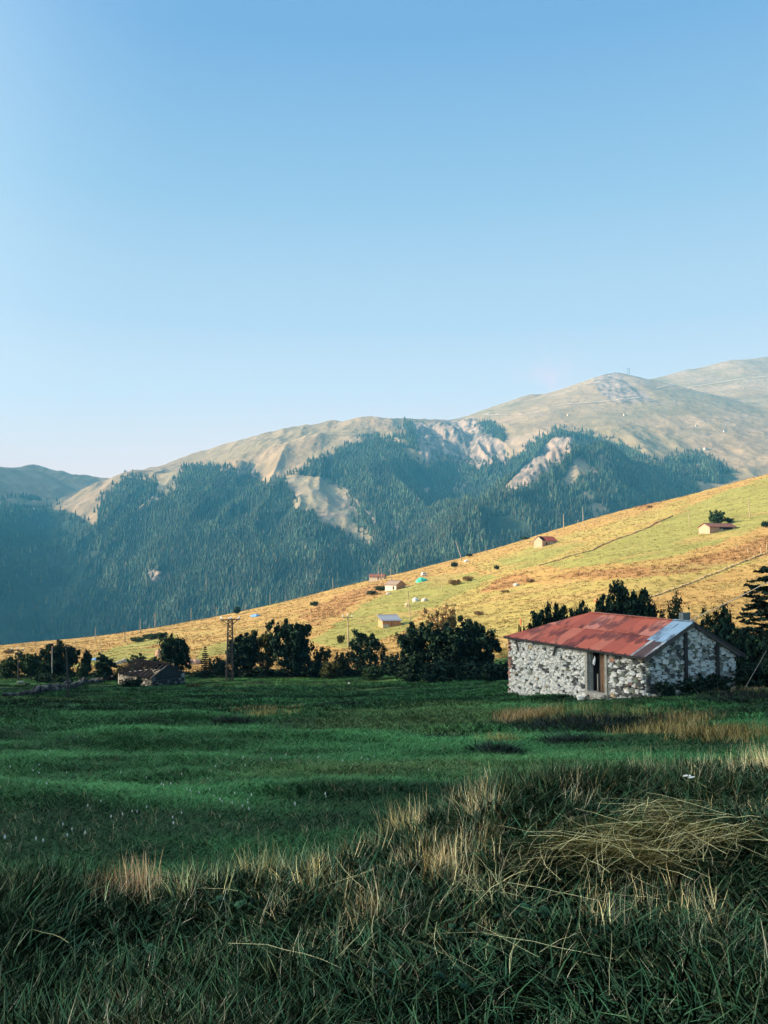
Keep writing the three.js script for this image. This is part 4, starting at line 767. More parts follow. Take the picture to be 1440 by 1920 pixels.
const rockPale = std('pale rock', [.62, .55, .46], .95, { map: rough1 }), rockWhite = std('white rock', [.80, .76, .70], .95, { map: rough1 }), rockTan = std('tan rock', [.62, .44, .26], .95, { map: rough1 }), tarpGreen = std('teal green tarpaulin', [.05, .50, .34], .6), tarpBlue = std('blue tarpaulin', [.14, .32, .55], .6);
lump('tarpaulin', 'teal green tarpaulin over a heap in front of the white van', 'tarpaulin', 791, 1091, 22, 8, tarpGreen, .3, 120, 3);
lump('tarpaulin', 'blue sheet lying on the tawny slope above the tree row', 'tarpaulin', 481, 1156, 20, 4, tarpBlue, .2, 120, 5);
lump('tarpaulin', 'pale blue sheet at the foot of the slope at far left', 'tarpaulin', 185, 1238, 17, 4, tarpBlue, .1, 118, 6);
lump('boulder', 'white boulder on the green slope, left of a pair', 'boulder', 779, 1128, 12, 7, rockWhite, .2, 120, 7); lump('boulder', 'pale grey boulder on the green slope, right of a pair', 'boulder', 796, 1127, 13, 6, rockPale, .9, 120, 8);
lump('boulder', 'tan boulder beside the tall pole above the orange shed', 'boulder', 763, 1138, 10, 7, rockTan, .5, 120, 9); lump('boulder', 'pale boulder left of the brown treetop above the dark clump', 'boulder', 815, 1165, 15, 7, rockWhite, .1, 120, 10);
lump('boulder', 'flat pale boulder alone on the yellow slope above the barn', 'boulder', 967, 1099, 12, 5, rockPale, .4, 120, 11); lump('boulder', 'white boulder on the slope beside the leaning skyline pole', 'boulder', 874, 1054, 11, 4, rockWhite, .7, 120, 12);
lump('boulder', 'orange brown rock in the grass above the barn roof', 'boulder', 1116, 1128, 10, 6, M.orangeWall, .7, 120, 13);
lump('boulder', 'pinkish rock showing left of the tall tree behind the hut', 'boulder', 301, 1233, 15, 15, M.pinkWall, .7, 119, 14, .6); lump('boulder', 'pinkish bank of rock right of the tall tree behind the hut', 'boulder', 366, 1246, 30, 10, M.pinkWall, .2, 118.5, 15);
lump('boulder', 'pale stone slab at the far left edge by the shrubs', 'boulder', 8, 1259, 16, 3, rockPale, .2, 100, 16); lump('boulder', 'small pale stones below the pale hut', 'boulder', 724, 1103, 9, 4, rockPale, .2, 120, 17); lump('boulder', 'flat pale stone below the green shrub patch', 'boulder', 728, 1115, 9, 3, rockPale, .2, 120, 18);
lump('boulder', 'small white stone in the meadow before the great dark clump', 'boulder', 655, 1283, 4, 2, rockWhite, 0, 60, 19);
lump('log', 'dark log end lying in the left meadow', 'log', 100, 1389, 16, 4, M.timberDark, .3, 12, 20);
{
  const [X, y, z, F] = spot(795, 1080, 120), s = F / FOCAL, v = thing('white_van', 'white van parked behind the green tarpaulin', 'van', [X, y, z], .35), L = 9.5 * s, h = 6.5 * s, w = L * .5;
  const white = std('white car paint', [.80, .79, .76], .35), glass = std('dark window glass', [.03, .035, .04], .15);
  const sh = new THREE.Shape([[-L / 2, h * .22], [L / 2, h * .22], [L / 2, h * .55], [L * .36, h * .62], [L * .22, h], [-L * .46, h], [-L / 2, h * .8]].map(([a, b]) => new THREE.Vector2(a, b)));
  mesh('body', new THREE.ExtrudeGeometry(sh, { depth: w, bevelEnabled: true, bevelSize: .06, bevelThickness: .06, bevelSegments: 2 }).translate(0, 0, -w / 2), white, v);
  for (const x of [-.28, .0, .2]) mesh('window', box(L * .17, h * .22, .04, x * L, h * .76, w / 2 + .075), glass, v);
  for (const x of [-.3, .3]) for (const k of [-1, 1]) mesh('wheel', new THREE.CylinderGeometry(h * .2, h * .2, .2, 12).rotateX(Math.PI / 2).translate(x * L, h * .2, k * (w / 2 - .06)), M.dark, v);
}
{ const [X, y, z, F] = spot(975, 1172, 119), s = F / FOCAL, p = thing('marker_post', 'small red marker post in the yellow grass left of the barn roof', 'post', [X, y, z]); mesh('post', bar(V(0, -.2, 0), V(0, 9 * s, 0), 1.6 * s, 1.3 * s, 7), std('red paint', [.62, .14, .05], .7), p); mesh('cap', new THREE.SphereGeometry(1.9 * s, 8, 6).translate(0, 9.5 * s, 0), std('orange paint', [.72, .22, .08], .7), p); }

// ---------------------------------------------------------------- dry stone walls
function stoneWall(name, label, pts, h, size, mats, seed, lo) {
  const r = seeded(seed), line = pts.map(([px, py]) => spot(px, py, lo)), geos = [];
  for (let i = 0; i + 1 < line.length; i++) {
    const [ax, , az] = line[i], [bx, , bz] = line[i + 1], len = Math.hypot(bx - ax, bz - az), n = Math.ceil(len / (size * .55)) * Math.ceil(h / (size * .5));
    for (let k = 0; k < n; k++) { const t = r(), v = r(), x = lerp(ax, bx, t) + (r() - .5) * size * 1.2, z = lerp(az, bz, t) + (r() - .5) * size * 1.6, s = size * (.4 + .5 * r()); const c = mats[Math.floor(r() * mats.length)]; geos.push(tint(stoneShapes[k % 7].clone().applyMatrix4(new THREE.Matrix4().compose(V(x, ground(x, -z) + v * h * (.7 + .5 * vnoise(x * .7, z)), z), new THREE.Quaternion().setFromEuler(new THREE.Euler(r(), r() * 6, r())), V(s, s * .65, s * .8))), c)); }
  }
  const w = thing(name, label, 'wall', [0, 0, 0]); const m = mesh('stones', merge(geos), std('wall stones ' + seed, [1, 1, 1], .95, { vertexColors: true, map: rough1 }), w); m.userData.kind = 'stuff';
}
stoneWall('dry_stone_wall', 'long dark dry stone wall crossing the left meadow to the ruined hut', [[12, 1309], [50, 1306], [100, 1298], [150, 1288], [190, 1279], [232, 1274]], .6, .28, [[.035, .035, .03], [.025, .025, .023], [.06, .06, .052], [.15, .145, .13], [.018, .02, .018]], 51, 40);
stoneWall('dry_stone_wall', 'pale line of stones climbing the slope above the barn to the right edge', [[1215, 1122], [1260, 1106], [1300, 1092], [1350, 1072], [1395, 1054], [1440, 1036], [1470, 1022]], .26, .26, [[.52, .38, .20], [.46, .32, .15], [.40, .27, .12]], 52, 119);
stoneWall('dry_stone_wall', 'dark low wall along the lower edge of the upper green field', [[1012, 1061], [1060, 1046], [1110, 1033], [1150, 1014], [1190, 1000], [1230, 982], [1262, 968]], .3, .30, [[.22, .16, .07], [.28, .21, .10], [.15, .115, .05]], 53, 119);
stoneWall('dry_stone_wall', 'short pale wall behind the tree row at the left', [[212, 1247], [240, 1243], [270, 1240]], .5, .4, [[.45, .40, .30], [.30, .26, .2]], 54, 117);

// ---------------------------------------------------------------- two grazing animals
function animal(label, px, F, wPx, color, turn) {
  const mc = new MarchingCubes(44, new THREE.MeshBasicMaterial(), false, false, 60000); mc.reset(); mc.isolation = 0;
  const J = { hip: [-.34, .62, 0, .20], mid: [0, .60, 0, .22], sho: [.34, .64, 0, .19], nk: [.52, .56, 0, .11], hd: [.66, .28, 0, .085], mz: [.74, .14, 0, .06] };
  const bones = [['hip', 'mid'], ['mid', 'sho'], ['sho', 'nk'], ['nk', 'hd'], ['hd', 'mz']].map(([a, b]) => [J[a], J[b]]);
  for (const s of [-1, 1]) { bones.push([[-.36, .55, s * .09, .11], [-.42, .33, s * .10, .055]], [[-.42, .33, s * .10, .055], [-.38, .02, s * .10, .04]], [[.34, .52, s * .09, .09], [.35, .28, s * .10, .05]], [[.35, .28, s * .10, .05], [.35, .02, s * .10, .038]], [[.61, .38, s * .06, .035], [.57, .36, s * .16, .025]]); }
  bones.push([[-.50, .68, 0, .035], [-.56, .36, 0, .025]]);
  const N = 44;
  for (let k = 0; k < N; k++) for (let j = 0; j < N; j++) for (let i = 0; i < N; i++) {
    const x = (i / N - .5) * 2, y = (j / N - .5) * 2 + .5, z = (k / N - .5) * 2; let d = 9;
    for (const [a, b] of bones) { const bx = b[0] - a[0], by = b[1] - a[1], bz = b[2] - a[2], t = clamp(((x - a[0]) * bx + (y - a[1]) * by + (z - a[2]) * bz) / (bx * bx + by * by + bz * bz), 0, 1); const q = Math.hypot(x - a[0] - bx * t, y - a[1] - by * t, z - a[2] - bz * t) - lerp(a[3], b[3], t), m = clamp(.5 + .5 * (d - q) / .06, 0, 1); d = lerp(d, q, m) - .06 * m * (1 - m); }
    mc.field[i + j * N + k * N * N] = -d;
  }
  mc.update(); const n = mc.count, g = new THREE.BufferGeometry(); g.setAttribute('position', new THREE.BufferAttribute(mc.positionArray.slice(0, n * 3), 3)); g.setAttribute('normal', new THREE.BufferAttribute(mc.normalArray.slice(0, n * 3), 3)); g.translate(0, .5, 0);
  const [X, y, z] = onGround(px, F), s = wPx / FOCAL * F / 1.1, o = mesh('grazing_animal', g, std('coat ' + px, color, 1)); o.scale.setScalar(s); o.position.set(X, y - .02, z); o.rotation.y = turn; tag(o, label, 'grazing animal');
}
animal('pale animal grazing with lowered head in the left meadow', 44, 96, 12, [.34, .30, .22], .6); animal('dark animal grazing right beside the pale one in the left meadow', 58, 96, 9, [.05, .035, .025], 3.6);

// tracks on the far mountain
function track(label, pts, w, mat) {
  const line = []; for (const [px, py] of pts) { let F = 2400; for (; F < 5200; F += 4) { const X = (px - 720) / FOCAL * F, [, yy] = pixOf(X, F, landRel(X, F)); if (yy <= py) break; } line.push([(px - 720) / FOCAL * F, F]); }
  const pos = [], idx = []; for (let i = 0; i + 1 < line.length; i++) for (let k = 0; k < 12; k++) { const t = k / 12, X = lerp(line[i][0], line[i + 1][0], t), F = lerp(line[i][1], line[i + 1][1], t), b = pos.length / 3; pos.push(X, ground(X, F - w) + 2.4, -(F - w), X, ground(X, F + w) + 2.4, -(F + w)); if (pos.length > 6) idx.push(b - 2, b, b - 1, b - 1, b, b + 1); }
  const g = new THREE.BufferGeometry(); g.setAttribute('position', new THREE.Float32BufferAttribute(pos, 3)); g.setIndex(idx); g.computeVertexNormals(); const o = mesh('mountain_track', g, mat); o.userData.kind = 'structure'; o.userData.label = label;
}
const dirt = std('pale track dirt', [.60, .46, .33], 1);
track('pale track crossing below the rocky peak', [[1040, 762], [1100, 756], [1160, 751], [1215, 746]], 4.5, dirt); track('pale track climbing the big far slope to the right edge', [[1235, 729], [1300, 726], [1360, 717], [1440, 707], [1480, 703]], 4.5, dirt); track('faint pale track on the ridge above the rock face', [[905, 779], [950, 778], [1000, 777]], 8, dirt);
// ---------------------------------------------------------------- grass: blades that nobody could count
function tuft(seed, n, o) {                                          // a tuft one unit high, with bent tapering blades
  const r = seeded(seed), pos = [], nor = [], col = [], idx = [], seg = o.seg ?? 3;
  for (let b = 0; b < n; b++) {
    const an = r() * 6.283, out = (o.spread ?? .35) * (.3 + r()), h = .45 + .55 * r(), w = (o.blade ?? .012) * (.6 + .7 * r()), x0 = (r() - .5) * (o.base ?? .35), z0 = (r() - .5) * (o.base ?? .35), dx = Math.cos(an), dz = Math.sin(an), tw = r() * 3.14, wx = Math.cos(tw) * w, wz = Math.sin(tw) * w, c = .6 + .75 * r(), k = pos.length / 3, droop = (o.droop ?? .25) * r();
    for (let i = 0; i <= seg; i++) { const t = i / seg, x = x0 + dx * out * t * t, z = z0 + dz * out * t * t, y = h * (t - droop * t * t * t), q = 1 - t * .93; pos.push(x - wx * q, y, z - wz * q, x + wx * q, y, z + wz * q); for (let e = 0; e < 2; e++) { nor.push(dx * .5 - wz / w * .3, .8, dz * .5 + wx / w * .3); const g = o.yellow ? c * (.75 + .35 * t) : c * (.45 + .65 * t); col.push(g, g * (o.yellow ? 1 - .12 * r() : 1), g); } if (i) { const a = k + 2 * i; idx.push(a - 2, a - 1, a, a, a - 1, a + 1); } }
  }
  const g = new THREE.BufferGeometry(); g.setAttribute('position', new THREE.Float32BufferAttribute(pos, 3)); g.setAttribute('normal', new THREE.Float32BufferAttribute(nor, 3)); g.setAttribute('color', new THREE.Float32BufferAttribute(col, 3)); g.setIndex(idx); return g;
}
const blade = (name, c, t = 0) => { const m = new THREE.MeshStandardMaterial({ name, color: rgb(...c), vertexColors: true, roughness: .7, side: THREE.DoubleSide }); m.specularIntensity = .35; return m; };
function sow(name, label, geo, mat, list, tintOf) {
  if (!list.length) return; const im = new THREE.InstancedMesh(geo, mat, list.length), m = new THREE.Matrix4(), c = new THREE.Color(), q = new THREE.Quaternion(), e = new THREE.Euler();
  list.forEach(([X, F, h, w, turn, rx = 0, rz = 0, dy = -.02, t = 1], i) => { m.compose(V(X, ground(X, F) + dy, -F), q.setFromEuler(e.set(rx, turn, rz, 'YXZ')), V(w, h, w)); im.setMatrixAt(i, m); im.setColorAt(i, Array.isArray(t) ? c.setRGB(...t) : c.setRGB(t, t, t)); });
  im.name = numbered(name); im.castShadow = im.receiveShadow = true; scene.add(im); return tag(im, label, 'grass', null, 'stuff');
}
{
  const r = seeded(101), seen = (X, F, m = 60) => { const [px, py] = pixOf(X, F, landRel(X, F)); return px > -m && px < 1440 + m && py < 2040; };
  const crest = knollEdge;
  // 1 the tall grass of the knoll
  const A = [[], [], []], D = [[], []];
  for (let i = 0; i < 62000; i++) {
    const F = 2.2 + 9.0 * Math.pow(r(), 1.15), X = (r() * 2 - 1) * (.50 * F + .35); if (!seen(X, F, 90) || F > crest(X) + 1.3) continue;
    const n = fbm(X * .9, F * .9, 3), lush = smooth(-.35, .35, n), h = (.06 + .13 * lush + .10 * r() * r()) * (1 + .35 * smooth(.5, 1.6, F - crest(X) + 1.6)), lean = .5 * fbm(X * .6 + 9, F * .6, 2);
    const gt = .45 + 1.1 * r() * r() + .3 * r(), g = [gt * (.8 + .5 * r()), gt, gt * .92]; const dry = r() < .12 ? 1 : 0;
    A[i % 3].push([X, F, h, .26 + .16 * r(), r() * 6.28, lean + .5 * (r() - .5), .5 * (r() - .5), -.02, dry ? [2.6, 1.35, 1.3] : g]);
    if (r() < .16 + .34 * smooth(.05, .5, fbm(X * 1.3 + 20, F * 1.3, 3))) D[i % 2].push([X, F, h * (1.0 + .6 * r()), .22 + .2 * r(), r() * 6.28, .9 * (r() - .5), .9 * (r() - .5), -.01, .55 + .6 * r()]);
  }
  const green = blade('dark grass', [.058, .138, .056]), straw = blade('dry straw', [.80, .70, .37]);
  A.forEach((l, k) => sow('tall_grass', 'tall dark green grass on the near knoll', tuft(200 + k, 14, { blade: .019, spread: .42, base: .6, droop: .3 }), green, l));
  D.forEach((l, k) => sow('dry_grass', 'dry straw coloured stalks scattered through the knoll grass', tuft(210 + k, 4, { blade: .008, spread: .5, base: .5, droop: .3, yellow: 1 }), straw, l));
  const knollSpot = (px, py) => { const [X, , , F] = spot(px, py, 1.8); if (F < crest(X) + .5) return [X, F]; const u = (px - 720) / FOCAL, f = (() => { let F2 = 3; while (F2 < 9 && F2 < crest(u * F2)) F2 += .05; return F2 + .1; })(); return [u * f, f]; };
  // 2 the dry tufts along the crest and on the knoll: photo position, spread, count, height, tint
  const tufts = [[880, 1500, 30, 60, .46, [1.15, 1.1, 1.0]], [905, 1530, 24, 40, .40, [1, .95, .85]], [1042, 1480, 26, 50, .36, [1.1, 1.05, .95]], [1085, 1500, 30, 40, .30, [1, .95, .85]], [1190, 1440, 40, 70, .40, [1.1, 1.05, .95]], [1270, 1440, 30, 40, .34, [1, 1, .9]], [1425, 1440, 26, 80, .50, [1.15, 1.1, .95]], [1390, 1450, 30, 40, .42, [1.05, 1, .9]], [250, 1630, 28, 70, .40, [.85, .62, .55]], [300, 1640, 40, 40, .34, [.8, .6, .5]], [215, 1660, 40, 40, .30, [.8, .65, .55]], [120, 1650, 40, 30, .28, [.8, .75, .6]], [1330, 1450, 40, 50, .40, [1.05, 1, .9]], [960, 1500, 40, 40, .36, [.95, .95, .75]], [20, 1650, 30, 36, .26, [.8, .85, .6]], [510, 1590, 40, 50, .34, [.9, .9, .7]], [590, 1660, 30, 50, .28, [1.2, 1.1, .8]], [655, 1600, 40, 40, .36, [1, .95, .8]], [760, 1540, 28, 66, .42, [1, .92, .72]], [790, 1620, 40, 40, .30, [.95, .85, .7]], [835, 1640, 26, 44, .32, [1, .9, .75]], [700, 1740, 40, 36, .36, [.8, .75, .65]], [560, 1700, 60, 30, .30, [.8, .75, .6]], [900, 1600, 30, 40, .34, [.9, .85, .7]], [1130, 1700, 50, 30, .28, [.8, .75, .6]], [1270, 1740, 60, 60, .32, [.85, .78, .62]], [1120, 1750, 20, 24, .34, [.9, .85, .7]], [400, 1620, 60, 40, .30, [.8, .8, .62]], [980, 1480, 40, 40, .32, [.9, .9, .75]], [1340, 1500, 50, 40, .26, [.95, .85, .6]], [600, 1780, 60, 24, .28, [.7, .7, .6]], [170, 1760, 80, 24, .26, [.7, .7, .6]], [860, 1760, 60, 30, .24, [.8, .75, .6]], [330, 1560, 60, 30, .3, [.75, .85, .6]], [430, 1560, 50, 30, .34, [.75, .85, .6]]];
  const B = [[], []];
  tufts.forEach(([px, py, sp, n, h, c]) => { const [X0, F0] = knollSpot(px, py), s = 1.4 * sp / FOCAL * F0; for (let i = 0; i < n; i++) { const g = () => (r() + r() + r() - 1.5) * 1.1, X = X0 + g() * s, F = F0 + g() * s * 1.6; const t = .6 + .65 * r(), dir = -.25 + .5 * (r() - .5); B[i % 2].push([X, F, h * (.4 + .7 * r()), .13 + .12 * r(), r() * 6.28, .7 * (r() - .5), dir * .9, -.02, c.map((v) => v * t * 1.75)]); } });
  B.forEach((l, k) => sow('dry_tufts', 'pale dry grass tufts along the crest of the knoll', tuft(220 + k, 7, { blade: .017, spread: .45, base: .6, droop: .2, yellow: 1 }), straw, l));
  // 3 flattened hay: long straws lying across each other
  const one = tuft(230, 1, { blade: .0062, spread: .25, base: 0, droop: .1, seg: 5, yellow: 1 }), C = [[], [], [], []];
  const lying = (seed) => { const q = seeded(seed), pos = [], nor = [], col = [], idx = [], bend = .55 * (q() - .5), kink = q(); for (let i = 0; i <= 6; i++) { const t = i / 6 - .5, w = .0027 * (1 - .5 * Math.abs(t + .2)), x = t, y = .10 * (.25 - t * t) + .03 * (q() - .5), z = bend * (.25 - t * t) + (t > kink - .5 ? .12 * (t - kink + .5) : 0); pos.push(x, y, z - w, x, y + .002, z + w); nor.push(0, .92, -.35, 0, .92, .35); for (let e = 0; e < 2; e++) col.push(1, 1, 1); if (i) { const k = 2 * i; idx.push(k - 2, k - 1, k, k, k - 1, k + 1); } } const g = new THREE.BufferGeometry(); g.setAttribute('position', new THREE.Float32BufferAttribute(pos, 3)); g.setAttribute('normal', new THREE.Float32BufferAttribute(nor, 3)); g.setAttribute('color', new THREE.Float32BufferAttribute(col, 3)); g.setIndex(idx); return g; };
  for (const [px, py, sx, sy, n0, dirs] of [[1180, 1590, 130, 14, 420, [1.0, 1.5, 1.9]], [1240, 1550, 60, 8, 200, [1.2, 1.9]], [1110, 1622, 90, 10, 380, [1.0, 1.3, 1.9]], [1350, 1600, 70, 7, 170, [1.3, 1.7]], [1180, 1645, 90, 8, 260, [1.1, 1.7]], [1260, 1610, 90, 10, 220, [2.1, 2.3, 1.5]], [1010, 1645, 40, 8, 80, [1.0, 2.2]], [620, 1690, 90, 10, 50, [1, 2]], [1060, 1720, 200, 20, 60, [.6, 1.5, 2.3]], [400, 1830, 300, 25, 40, [.6, 1.4, 2.2]], [880, 1820, 300, 25, 60, [.6, 1.4, 2.4]], [900, 1690, 60, 14, 60, [.4, 2.6]], [250, 1700, 200, 20, 40, [.7, 2.2]]]) {
    const [X0, F0] = knollSpot(px, py), s = F0 / FOCAL;
    for (let i = 0; i < n0 * .95; i++) { const g = () => (r() + r() + r() - 1.5) * 1.15, X = X0 + g() * sx * s, F = F0 + g() * sy * s * 4, len = .22 + .42 * r(), d = dirs[Math.floor(r() * dirs.length)]; const t = .45 + .7 * r(); C[i % 4].push([X, F, len, len, (d - 1.4) * 1.1 + .6 * (r() - .5) + (r() < .15 ? r() * 6 : 0), 0, .30 * (r() - .5), .03 + .12 * r(), [t * 1.05, t, t * .82]]); }
  }
  for (let i = 0; i < 9000; i++) { const F = 2.2 + 8 * r(), X = (r() * 2 - 1) * (.5 * F + .3); if (!seen(X, F, 60) || F > crest(X) + .6 || fbm(X * 1.1 + 3, F * 1.1, 3) < -.08) continue; const len = .07 + .16 * r() * r(), t = .3 + .7 * r(); C[i % 4].push([X, F, len, len, r() * 6.28, .6 * (r() - .5), 1.3 * (r() - .5), .05 + .13 * r(), [t * 1.02, t, t * .8]]); }
  C.forEach((l, k) => sow('flattened_hay', 'flattened pale straw and broken stalks lying on the knoll', lying(235 + k), straw, l));
  // single tall stalks against the meadow
  const E = []; for (const [px, py, h, lean] of [[632, 1530, .55, .2], [560, 1600, .5, -.1], [1055, 1470, .5, .5], [1020, 1460, .45, .4], [600, 1580, .5, -.3], [490, 1760, .45, 0], [870, 1520, .5, .2], [920, 1700, .5, 0], [1150, 1780, .5, .4], [340, 1790, .5, -.7], [1280, 1500, .6, 0], [1370, 1440, .55, .1], [840, 1560, .4, .6], [1160, 1500, .5, -.4]]) { const [X, F] = knollSpot(px, py); for (let i = 0; i < 2; i++) E.push([X + .05 * i, F, h * (1 - .2 * i), 1, r() * 6, .1, -lean, -.02, [1.1, 1.05, .95]]); }
  sow('tall_stalks', 'single tall dry stalks standing above the knoll grass', one, straw, E);
  // broad-leaved weeds low in the knoll grass
  const leafGeo = (() => { const q = seeded(300), pos = [], nor = [], col = [], idx = []; for (let b = 0; b < 7; b++) { const an = b * .9 + q(), l = .6 + .4 * q(), w = .24 + .1 * q(), k = pos.length / 3; for (const [t, v, y] of [[.15, 0, .15], [.5, 1, .42], [.85, .8, .46], [1, 0, .38], [.85, -.8, .46], [.5, -1, .42], [.6, 0, .36]]) { pos.push(Math.cos(an) * l * t - Math.sin(an) * w * v, y, Math.sin(an) * l * t + Math.cos(an) * w * v); nor.push(Math.cos(an) * .25, .95, Math.sin(an) * .25); const c = .8 + .4 * q(); col.push(c, c, c); } for (let i = 0; i < 6; i++) idx.push(k + 6, k + i, k + (i + 1) % 6); } const g = new THREE.BufferGeometry(); g.setAttribute('position', new THREE.Float32BufferAttribute(pos, 3)); g.setAttribute('normal', new THREE.Float32BufferAttribute(nor, 3)); g.setAttribute('color', new THREE.Float32BufferAttribute(col, 3)); g.setIndex(idx); return g; })(), L = [];
  for (const [px, py, n] of [[1010, 1740, 16], [1060, 1770, 10], [990, 1770, 8], [860, 1800, 8], [1330, 1810, 8], [840, 1860, 8], [590, 1830, 8], [240, 1850, 8], [420, 1760, 6], [720, 1880, 8]]) { const [X0, , , F0] = spot(px, py, 1.8); for (let i = 0; i < n; i++) L.push([X0 + .3 * (r() - .5), F0 + .35 * (r() - .5), (.05 + .05 * r()), .022 + .020 * r(), r() * 6.28, .9 * (r() - .5), .9 * (r() - .5), .03 + .06 * r(), .5 + .5 * r()]); }
  sow('broad_leaf_weeds', 'small broad green leaves low in the knoll grass', leafGeo, blade('weed leaves', [.045, .13, .06]), L).userData.category = 'weeds';
  // 4 the meadow: short grass, finer and denser near, coarse tussocks far off
  const G = [[], []], Tk = [[], []], St = [];
  for (let i = 0; i < 190000; i++) {
    const F = 5.5 + 34 * Math.pow(r(), 1.5), X = (r() * 2 - 1) * (.47 * F + .6); if (!seen(X, F) || F < crest(X) + 1.0) continue;
    const n = fbm(X / 4, F / 2.4, 3), m = fbm(X / 11 + 5, F / 6, 3), t = .5 + .9 * r(), lift = Math.max(.35, 1 + 1.7 * n); G[i % 2].push([X, F, (.085 + .06 * r()) * (1 + .5 * n) * (1 + F / 60), .20 + .16 * r() + F * .006, r() * 6.28, .5 * (r() - .5), .5 * (r() - .5), -.01, mixc([t * .8 * lift, t * lift, t * .9 * lift], [t * 1.9, t * 1.15, t], smooth(.1, .5, m) * .7)]);
    if (r() < .03 + .09 * smooth(.0, .45, m)) St.push([X, F, .16 + .16 * r(), .2, r() * 6.28, .4 * (r() - .5), .4 * (r() - .5), -.01, .45 + .4 * r()]);
  }
  for (let i = 0; i < 150000; i++) {
    const F = 28 + 96 * Math.pow(r(), .9), X = (r() * 2 - 1) * .47 * F; if (!seen(X, F)) continue; const n = fbm(X / 6, F / 2.2 + 40, 3); if (n < -.05 && r() < .45) continue;
    const m = fbm(X / 11 + 5, F / 6, 3), t = (.5 + .7 * r()) * Math.max(.4, 1 + 1.5 * n); Tk[i % 2].push([X, F, (.12 + .12 * r()) * (1 + .8 * Math.max(0, n)), .35 + .35 * r(), r() * 6.28, 0, 0, -.02, mixc([t * .75, t, t * .85], [t * 1.9, t * 1.15, t], smooth(.1, .5, m) * .6)]);
  }
  const mead = blade('meadow grass', [.088, .215, .072]);
  G.forEach((l, k) => sow('meadow_grass', 'short green grass of the shaded meadow', tuft(240 + k, 11, { blade: .022, spread: .6, base: .9, droop: .4, seg: 2 }), mead, l));
  Tk.forEach((l, k) => sow('meadow_tussocks', 'green grass tussocks over the far part of the meadow', tuft(250 + k, 9, { blade: .05, spread: .6, base: 1, droop: .4, seg: 2 }), mead, l));
  sow('meadow_dry_grass', 'pale dry stems in the meadow grass', tuft(260, 5, { blade: .014, spread: .5, base: .6, yellow: 1 }), straw, St);
  // patches seen in the meadow: dry reeds and dark weeds before the barn, brown heap at right
  const R = [], W = [];
  for (const [px, py, sx, n, h, c, list] of [[975, 1352, 40, 260, .55, [1.25, 1.0, .75], R], [1010, 1348, 40, 160, .5, [1.1, .9, .65], R], [1110, 1352, 110, 260, .6, [.55, .62, .35], R], [1240, 1380, 70, 240, .55, [.75, .68, .4], R], [1350, 1385, 80, 260, .5, [.8, .7, .42], R], [1280, 1360, 60, 140, .6, [.7, .62, .4], R], [1100, 1362, 120, 420, .5, [.6, .6, .6], W], [1010, 1360, 60, 120, .4, [.7, .8, .6], W], [930, 1415, 34, 110, .35, [.7, .75, .7], W], [935, 1395, 30, 90, .35, [.9, .95, .55], R], [1065, 1395, 40, 120, .35, [.7, .75, .7], W], [445, 1362, 26, 90, .55, [.6, .7, .55], W], [510, 1345, 40, 90, .5, [.75, .72, .4], R], [830, 1390, 40, 60, .3, [.6, .75, .6], W], [1390, 1312, 60, 300, .45, [.9, .75, .7], W], [1350, 1318, 40, 160, .35, [.8, .7, .65], W], [1400, 1300, 50, 100, .4, [.7, .6, .5], R], [160, 1395, 30, 40, .2, [.7, .7, .7], W], [650, 1320, 50, 80, .3, [.5, .6, .5], W], [500, 1330, 60, 90, .3, [.9, .7, .5], R], [700, 1305, 60, 60, .3, [.6, .7, .5], W], [560, 1372, 60, 60, .3, [.5, .6, .5], W], [300, 1297, 40, 120, .4, [.8, 1.0, .6], W], [1180, 1310, 120, 140, .3, [.6, .8, .6], W], [1010, 1302, 60, 80, .25, [.5, .8, .5], W]])
    { const [X0, , , F0] = spot(px, py, 9), s = F0 / FOCAL; for (let i = 0; i < n; i++) { const g = () => (r() + r() + r() - 1.5) * 1.15, X = X0 + g() * sx * s, F = F0 + g() * sx * s * .9, t = .6 + .7 * r(); list.push([X, F, h * (.5 + .7 * r()), .3 + .35 * r(), r() * 6.28, .3 * (r() - .5), .3 * (r() - .5), -.03, c.map((v) => v * t)]); } }
  sow('dry_reeds', 'dry beige reeds and tall grass in the hollow before the barn', tuft(270, 9, { blade: .024, spread: .4, base: .9, droop: .2, yellow: 1 }), straw, R);
  const weed = tuft(271, 16, { blade: .05, spread: .7, base: .9, droop: .5, seg: 2 }); sow('dark_weeds', 'dark low weeds in patches on the meadow', weed, blade('dark weeds', [.030, .045, .028]), W);
  // 5 dry grass on the sunlit hillside and its crest
  const Hh = [[], []];
  for (let i = 0; i < 45000; i++) {
    const F = 119 + 350 * Math.pow(r(), 1.4), X = (r() * 2 - 1) * .47 * F, u = 720 + FOCAL * X / F; if (F > crestDist(u) + 14) continue; const k = hillKind(X, F), n = fbm(X / 7, F / 5, 3); if (n < -.1 && r() < .6) continue; const t = .9 + .3 * r();
    Hh[i % 2].push([X, F, (.16 + .22 * r()) * (k === 1 ? .6 : k === 3 ? 1.5 : 1) * (1 + F / 500), .5 + .6 * r(), r() * 6.28, 0, 0, -.03, [[.46, .29, .095], [.31, .29, .08], [.42, .32, .10], [.41, .235, .09]][k].map((v) => v * t)]);
  }
  Hh.forEach((l, k) => sow('hillside_grass', 'dry golden grass on the sunlit hillside', tuft(280 + k, 8, { blade: .07, spread: .5, base: 1, droop: .35, seg: 2 }), blade('hill blades', [1, 1, 1]), l));
}
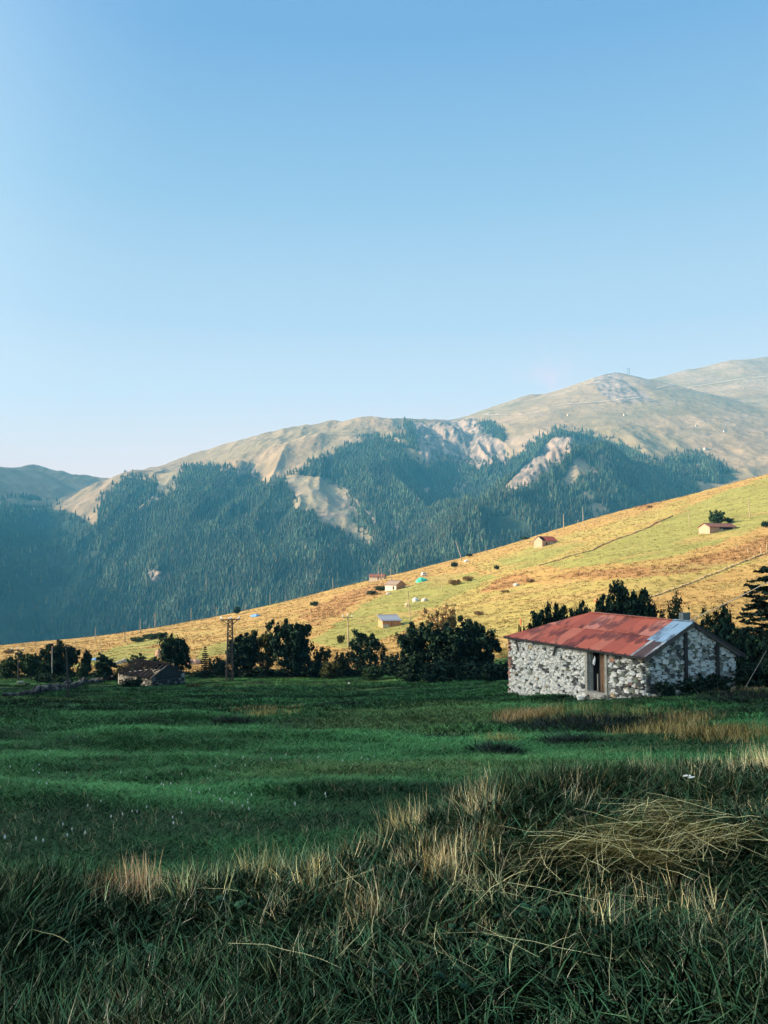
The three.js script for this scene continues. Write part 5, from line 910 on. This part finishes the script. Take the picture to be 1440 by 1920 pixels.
// ---------------------------------------------------------------- white flower spikes in the meadow
{
  const Z4 = [[15, 618], [52, 605], [185, 600], [213, 610], [318, 582], [335, 550], [396, 578], [298, 527], [505, 495], [550, 484], [592, 470], [613, 473], [655, 453], [403, 453], [457, 425], [227, 362], [715, 358], [725, 363], [755, 360], [806, 478], [768, 525], [767, 492], [828, 375], [840, 386], [880, 396], [925, 380], [942, 402], [970, 430], [980, 427], [1020, 437], [1030, 398], [1065, 452], [1087, 440], [1090, 415], [1092, 468], [1103, 412], [1290, 450], [1423, 405], [163, 298], [190, 272], [192, 308], [217, 232], [308, 305], [653, 326], [805, 316], [915, 327], [1045, 298], [1075, 280], [1065, 240], [1188, 247], [1250, 226], [995, 223], [1388, 240], [947, 280], [540, 300], [68, 280], [238, 206]].map(([x, y]) => [x / 2.323, 1320 + y / 2.323]);
  const Z7 = [[510, 587], [374, 632], [475, 416], [585, 430], [670, 422], [698, 418], [722, 415], [660, 370], [745, 290], [805, 275], [968, 472], [330, 400], [268, 425], [140, 417]].map(([x, y]) => [400 + x / 2.4, 1250 + y / 2.4]);
  const spike = new THREE.LatheGeometry([[0, -.035], [.012, -.03], [.017, -.01], [.015, .012], [.009, .03], [0, .038]].map(([a, b]) => new THREE.Vector2(a, b)), 8), r = seeded(7); { const p = spike.attributes.position; for (let i = 0; i < p.count; i++) { const f = 1 + .35 * (hash(i, 3) - .5); p.setXYZ(i, p.getX(i) * f, p.getY(i), p.getZ(i) * f); } spike.computeVertexNormals(); }
  const stem = bar(V(0, 0, 0), V(.012, .26, 0), .0022, .0016, 5), petal = std('white petals', [.72, .72, .66], .9), stemMat = std('flower stem', [.05, .12, .04], .9); let first;
  for (const [px, py] of [...Z4, ...Z7]) {
    const [X, y, z, F] = spot(px, py + 18 * 12 / Math.max(10, (py - 1300) * -.08 + 30), 6);
    const k = .46 + .22 * r(), turn = r() * 6.28;
    if (!first) { first = thing('white_flower', 'white flower spike standing in the shaded green meadow grass', 'flower', [X, y, z], turn, 'white flower spikes scattered in the meadow'); mesh('stem', stem, stemMat, first); const b = mesh('blossom', spike, petal, first); b.position.set(.012, .28, 0); first.scale.setScalar(k); }
    else copyOf(first, null, [X, y, z], turn, k);
  }
}

{ // one flat white flower head near the crest of the knoll
  const F = knollEdge(2.3) - 1.5, X = (1278 - 720) / FOCAL * F, y = ground(X, F), z = -F, u = thing('umbel_flower', 'single flat white flower head on the knoll behind the straw', 'flower', [X, y, z]), q = seeded(9), fl = [];
  mesh('stem', bar(V(0, 0, 0), V(.02, .30, 0), .004, .003, 5), std('umbel stem', [.06, .13, .05], .9), u);
  for (let i = 0; i < 26; i++) { const a = q() * 6.28, d = .032 * Math.sqrt(q()); fl.push(new THREE.IcosahedronGeometry(.006, 0).translate(.02 + Math.cos(a) * d, .31 + .012 * (1 - d / .055), Math.sin(a) * d)); }
  mesh('flower_head', merge(fl), std('umbel petals', [.80, .78, .70], .95), u).userData.kind = 'stuff';
}
renderer.render(scene, camera);
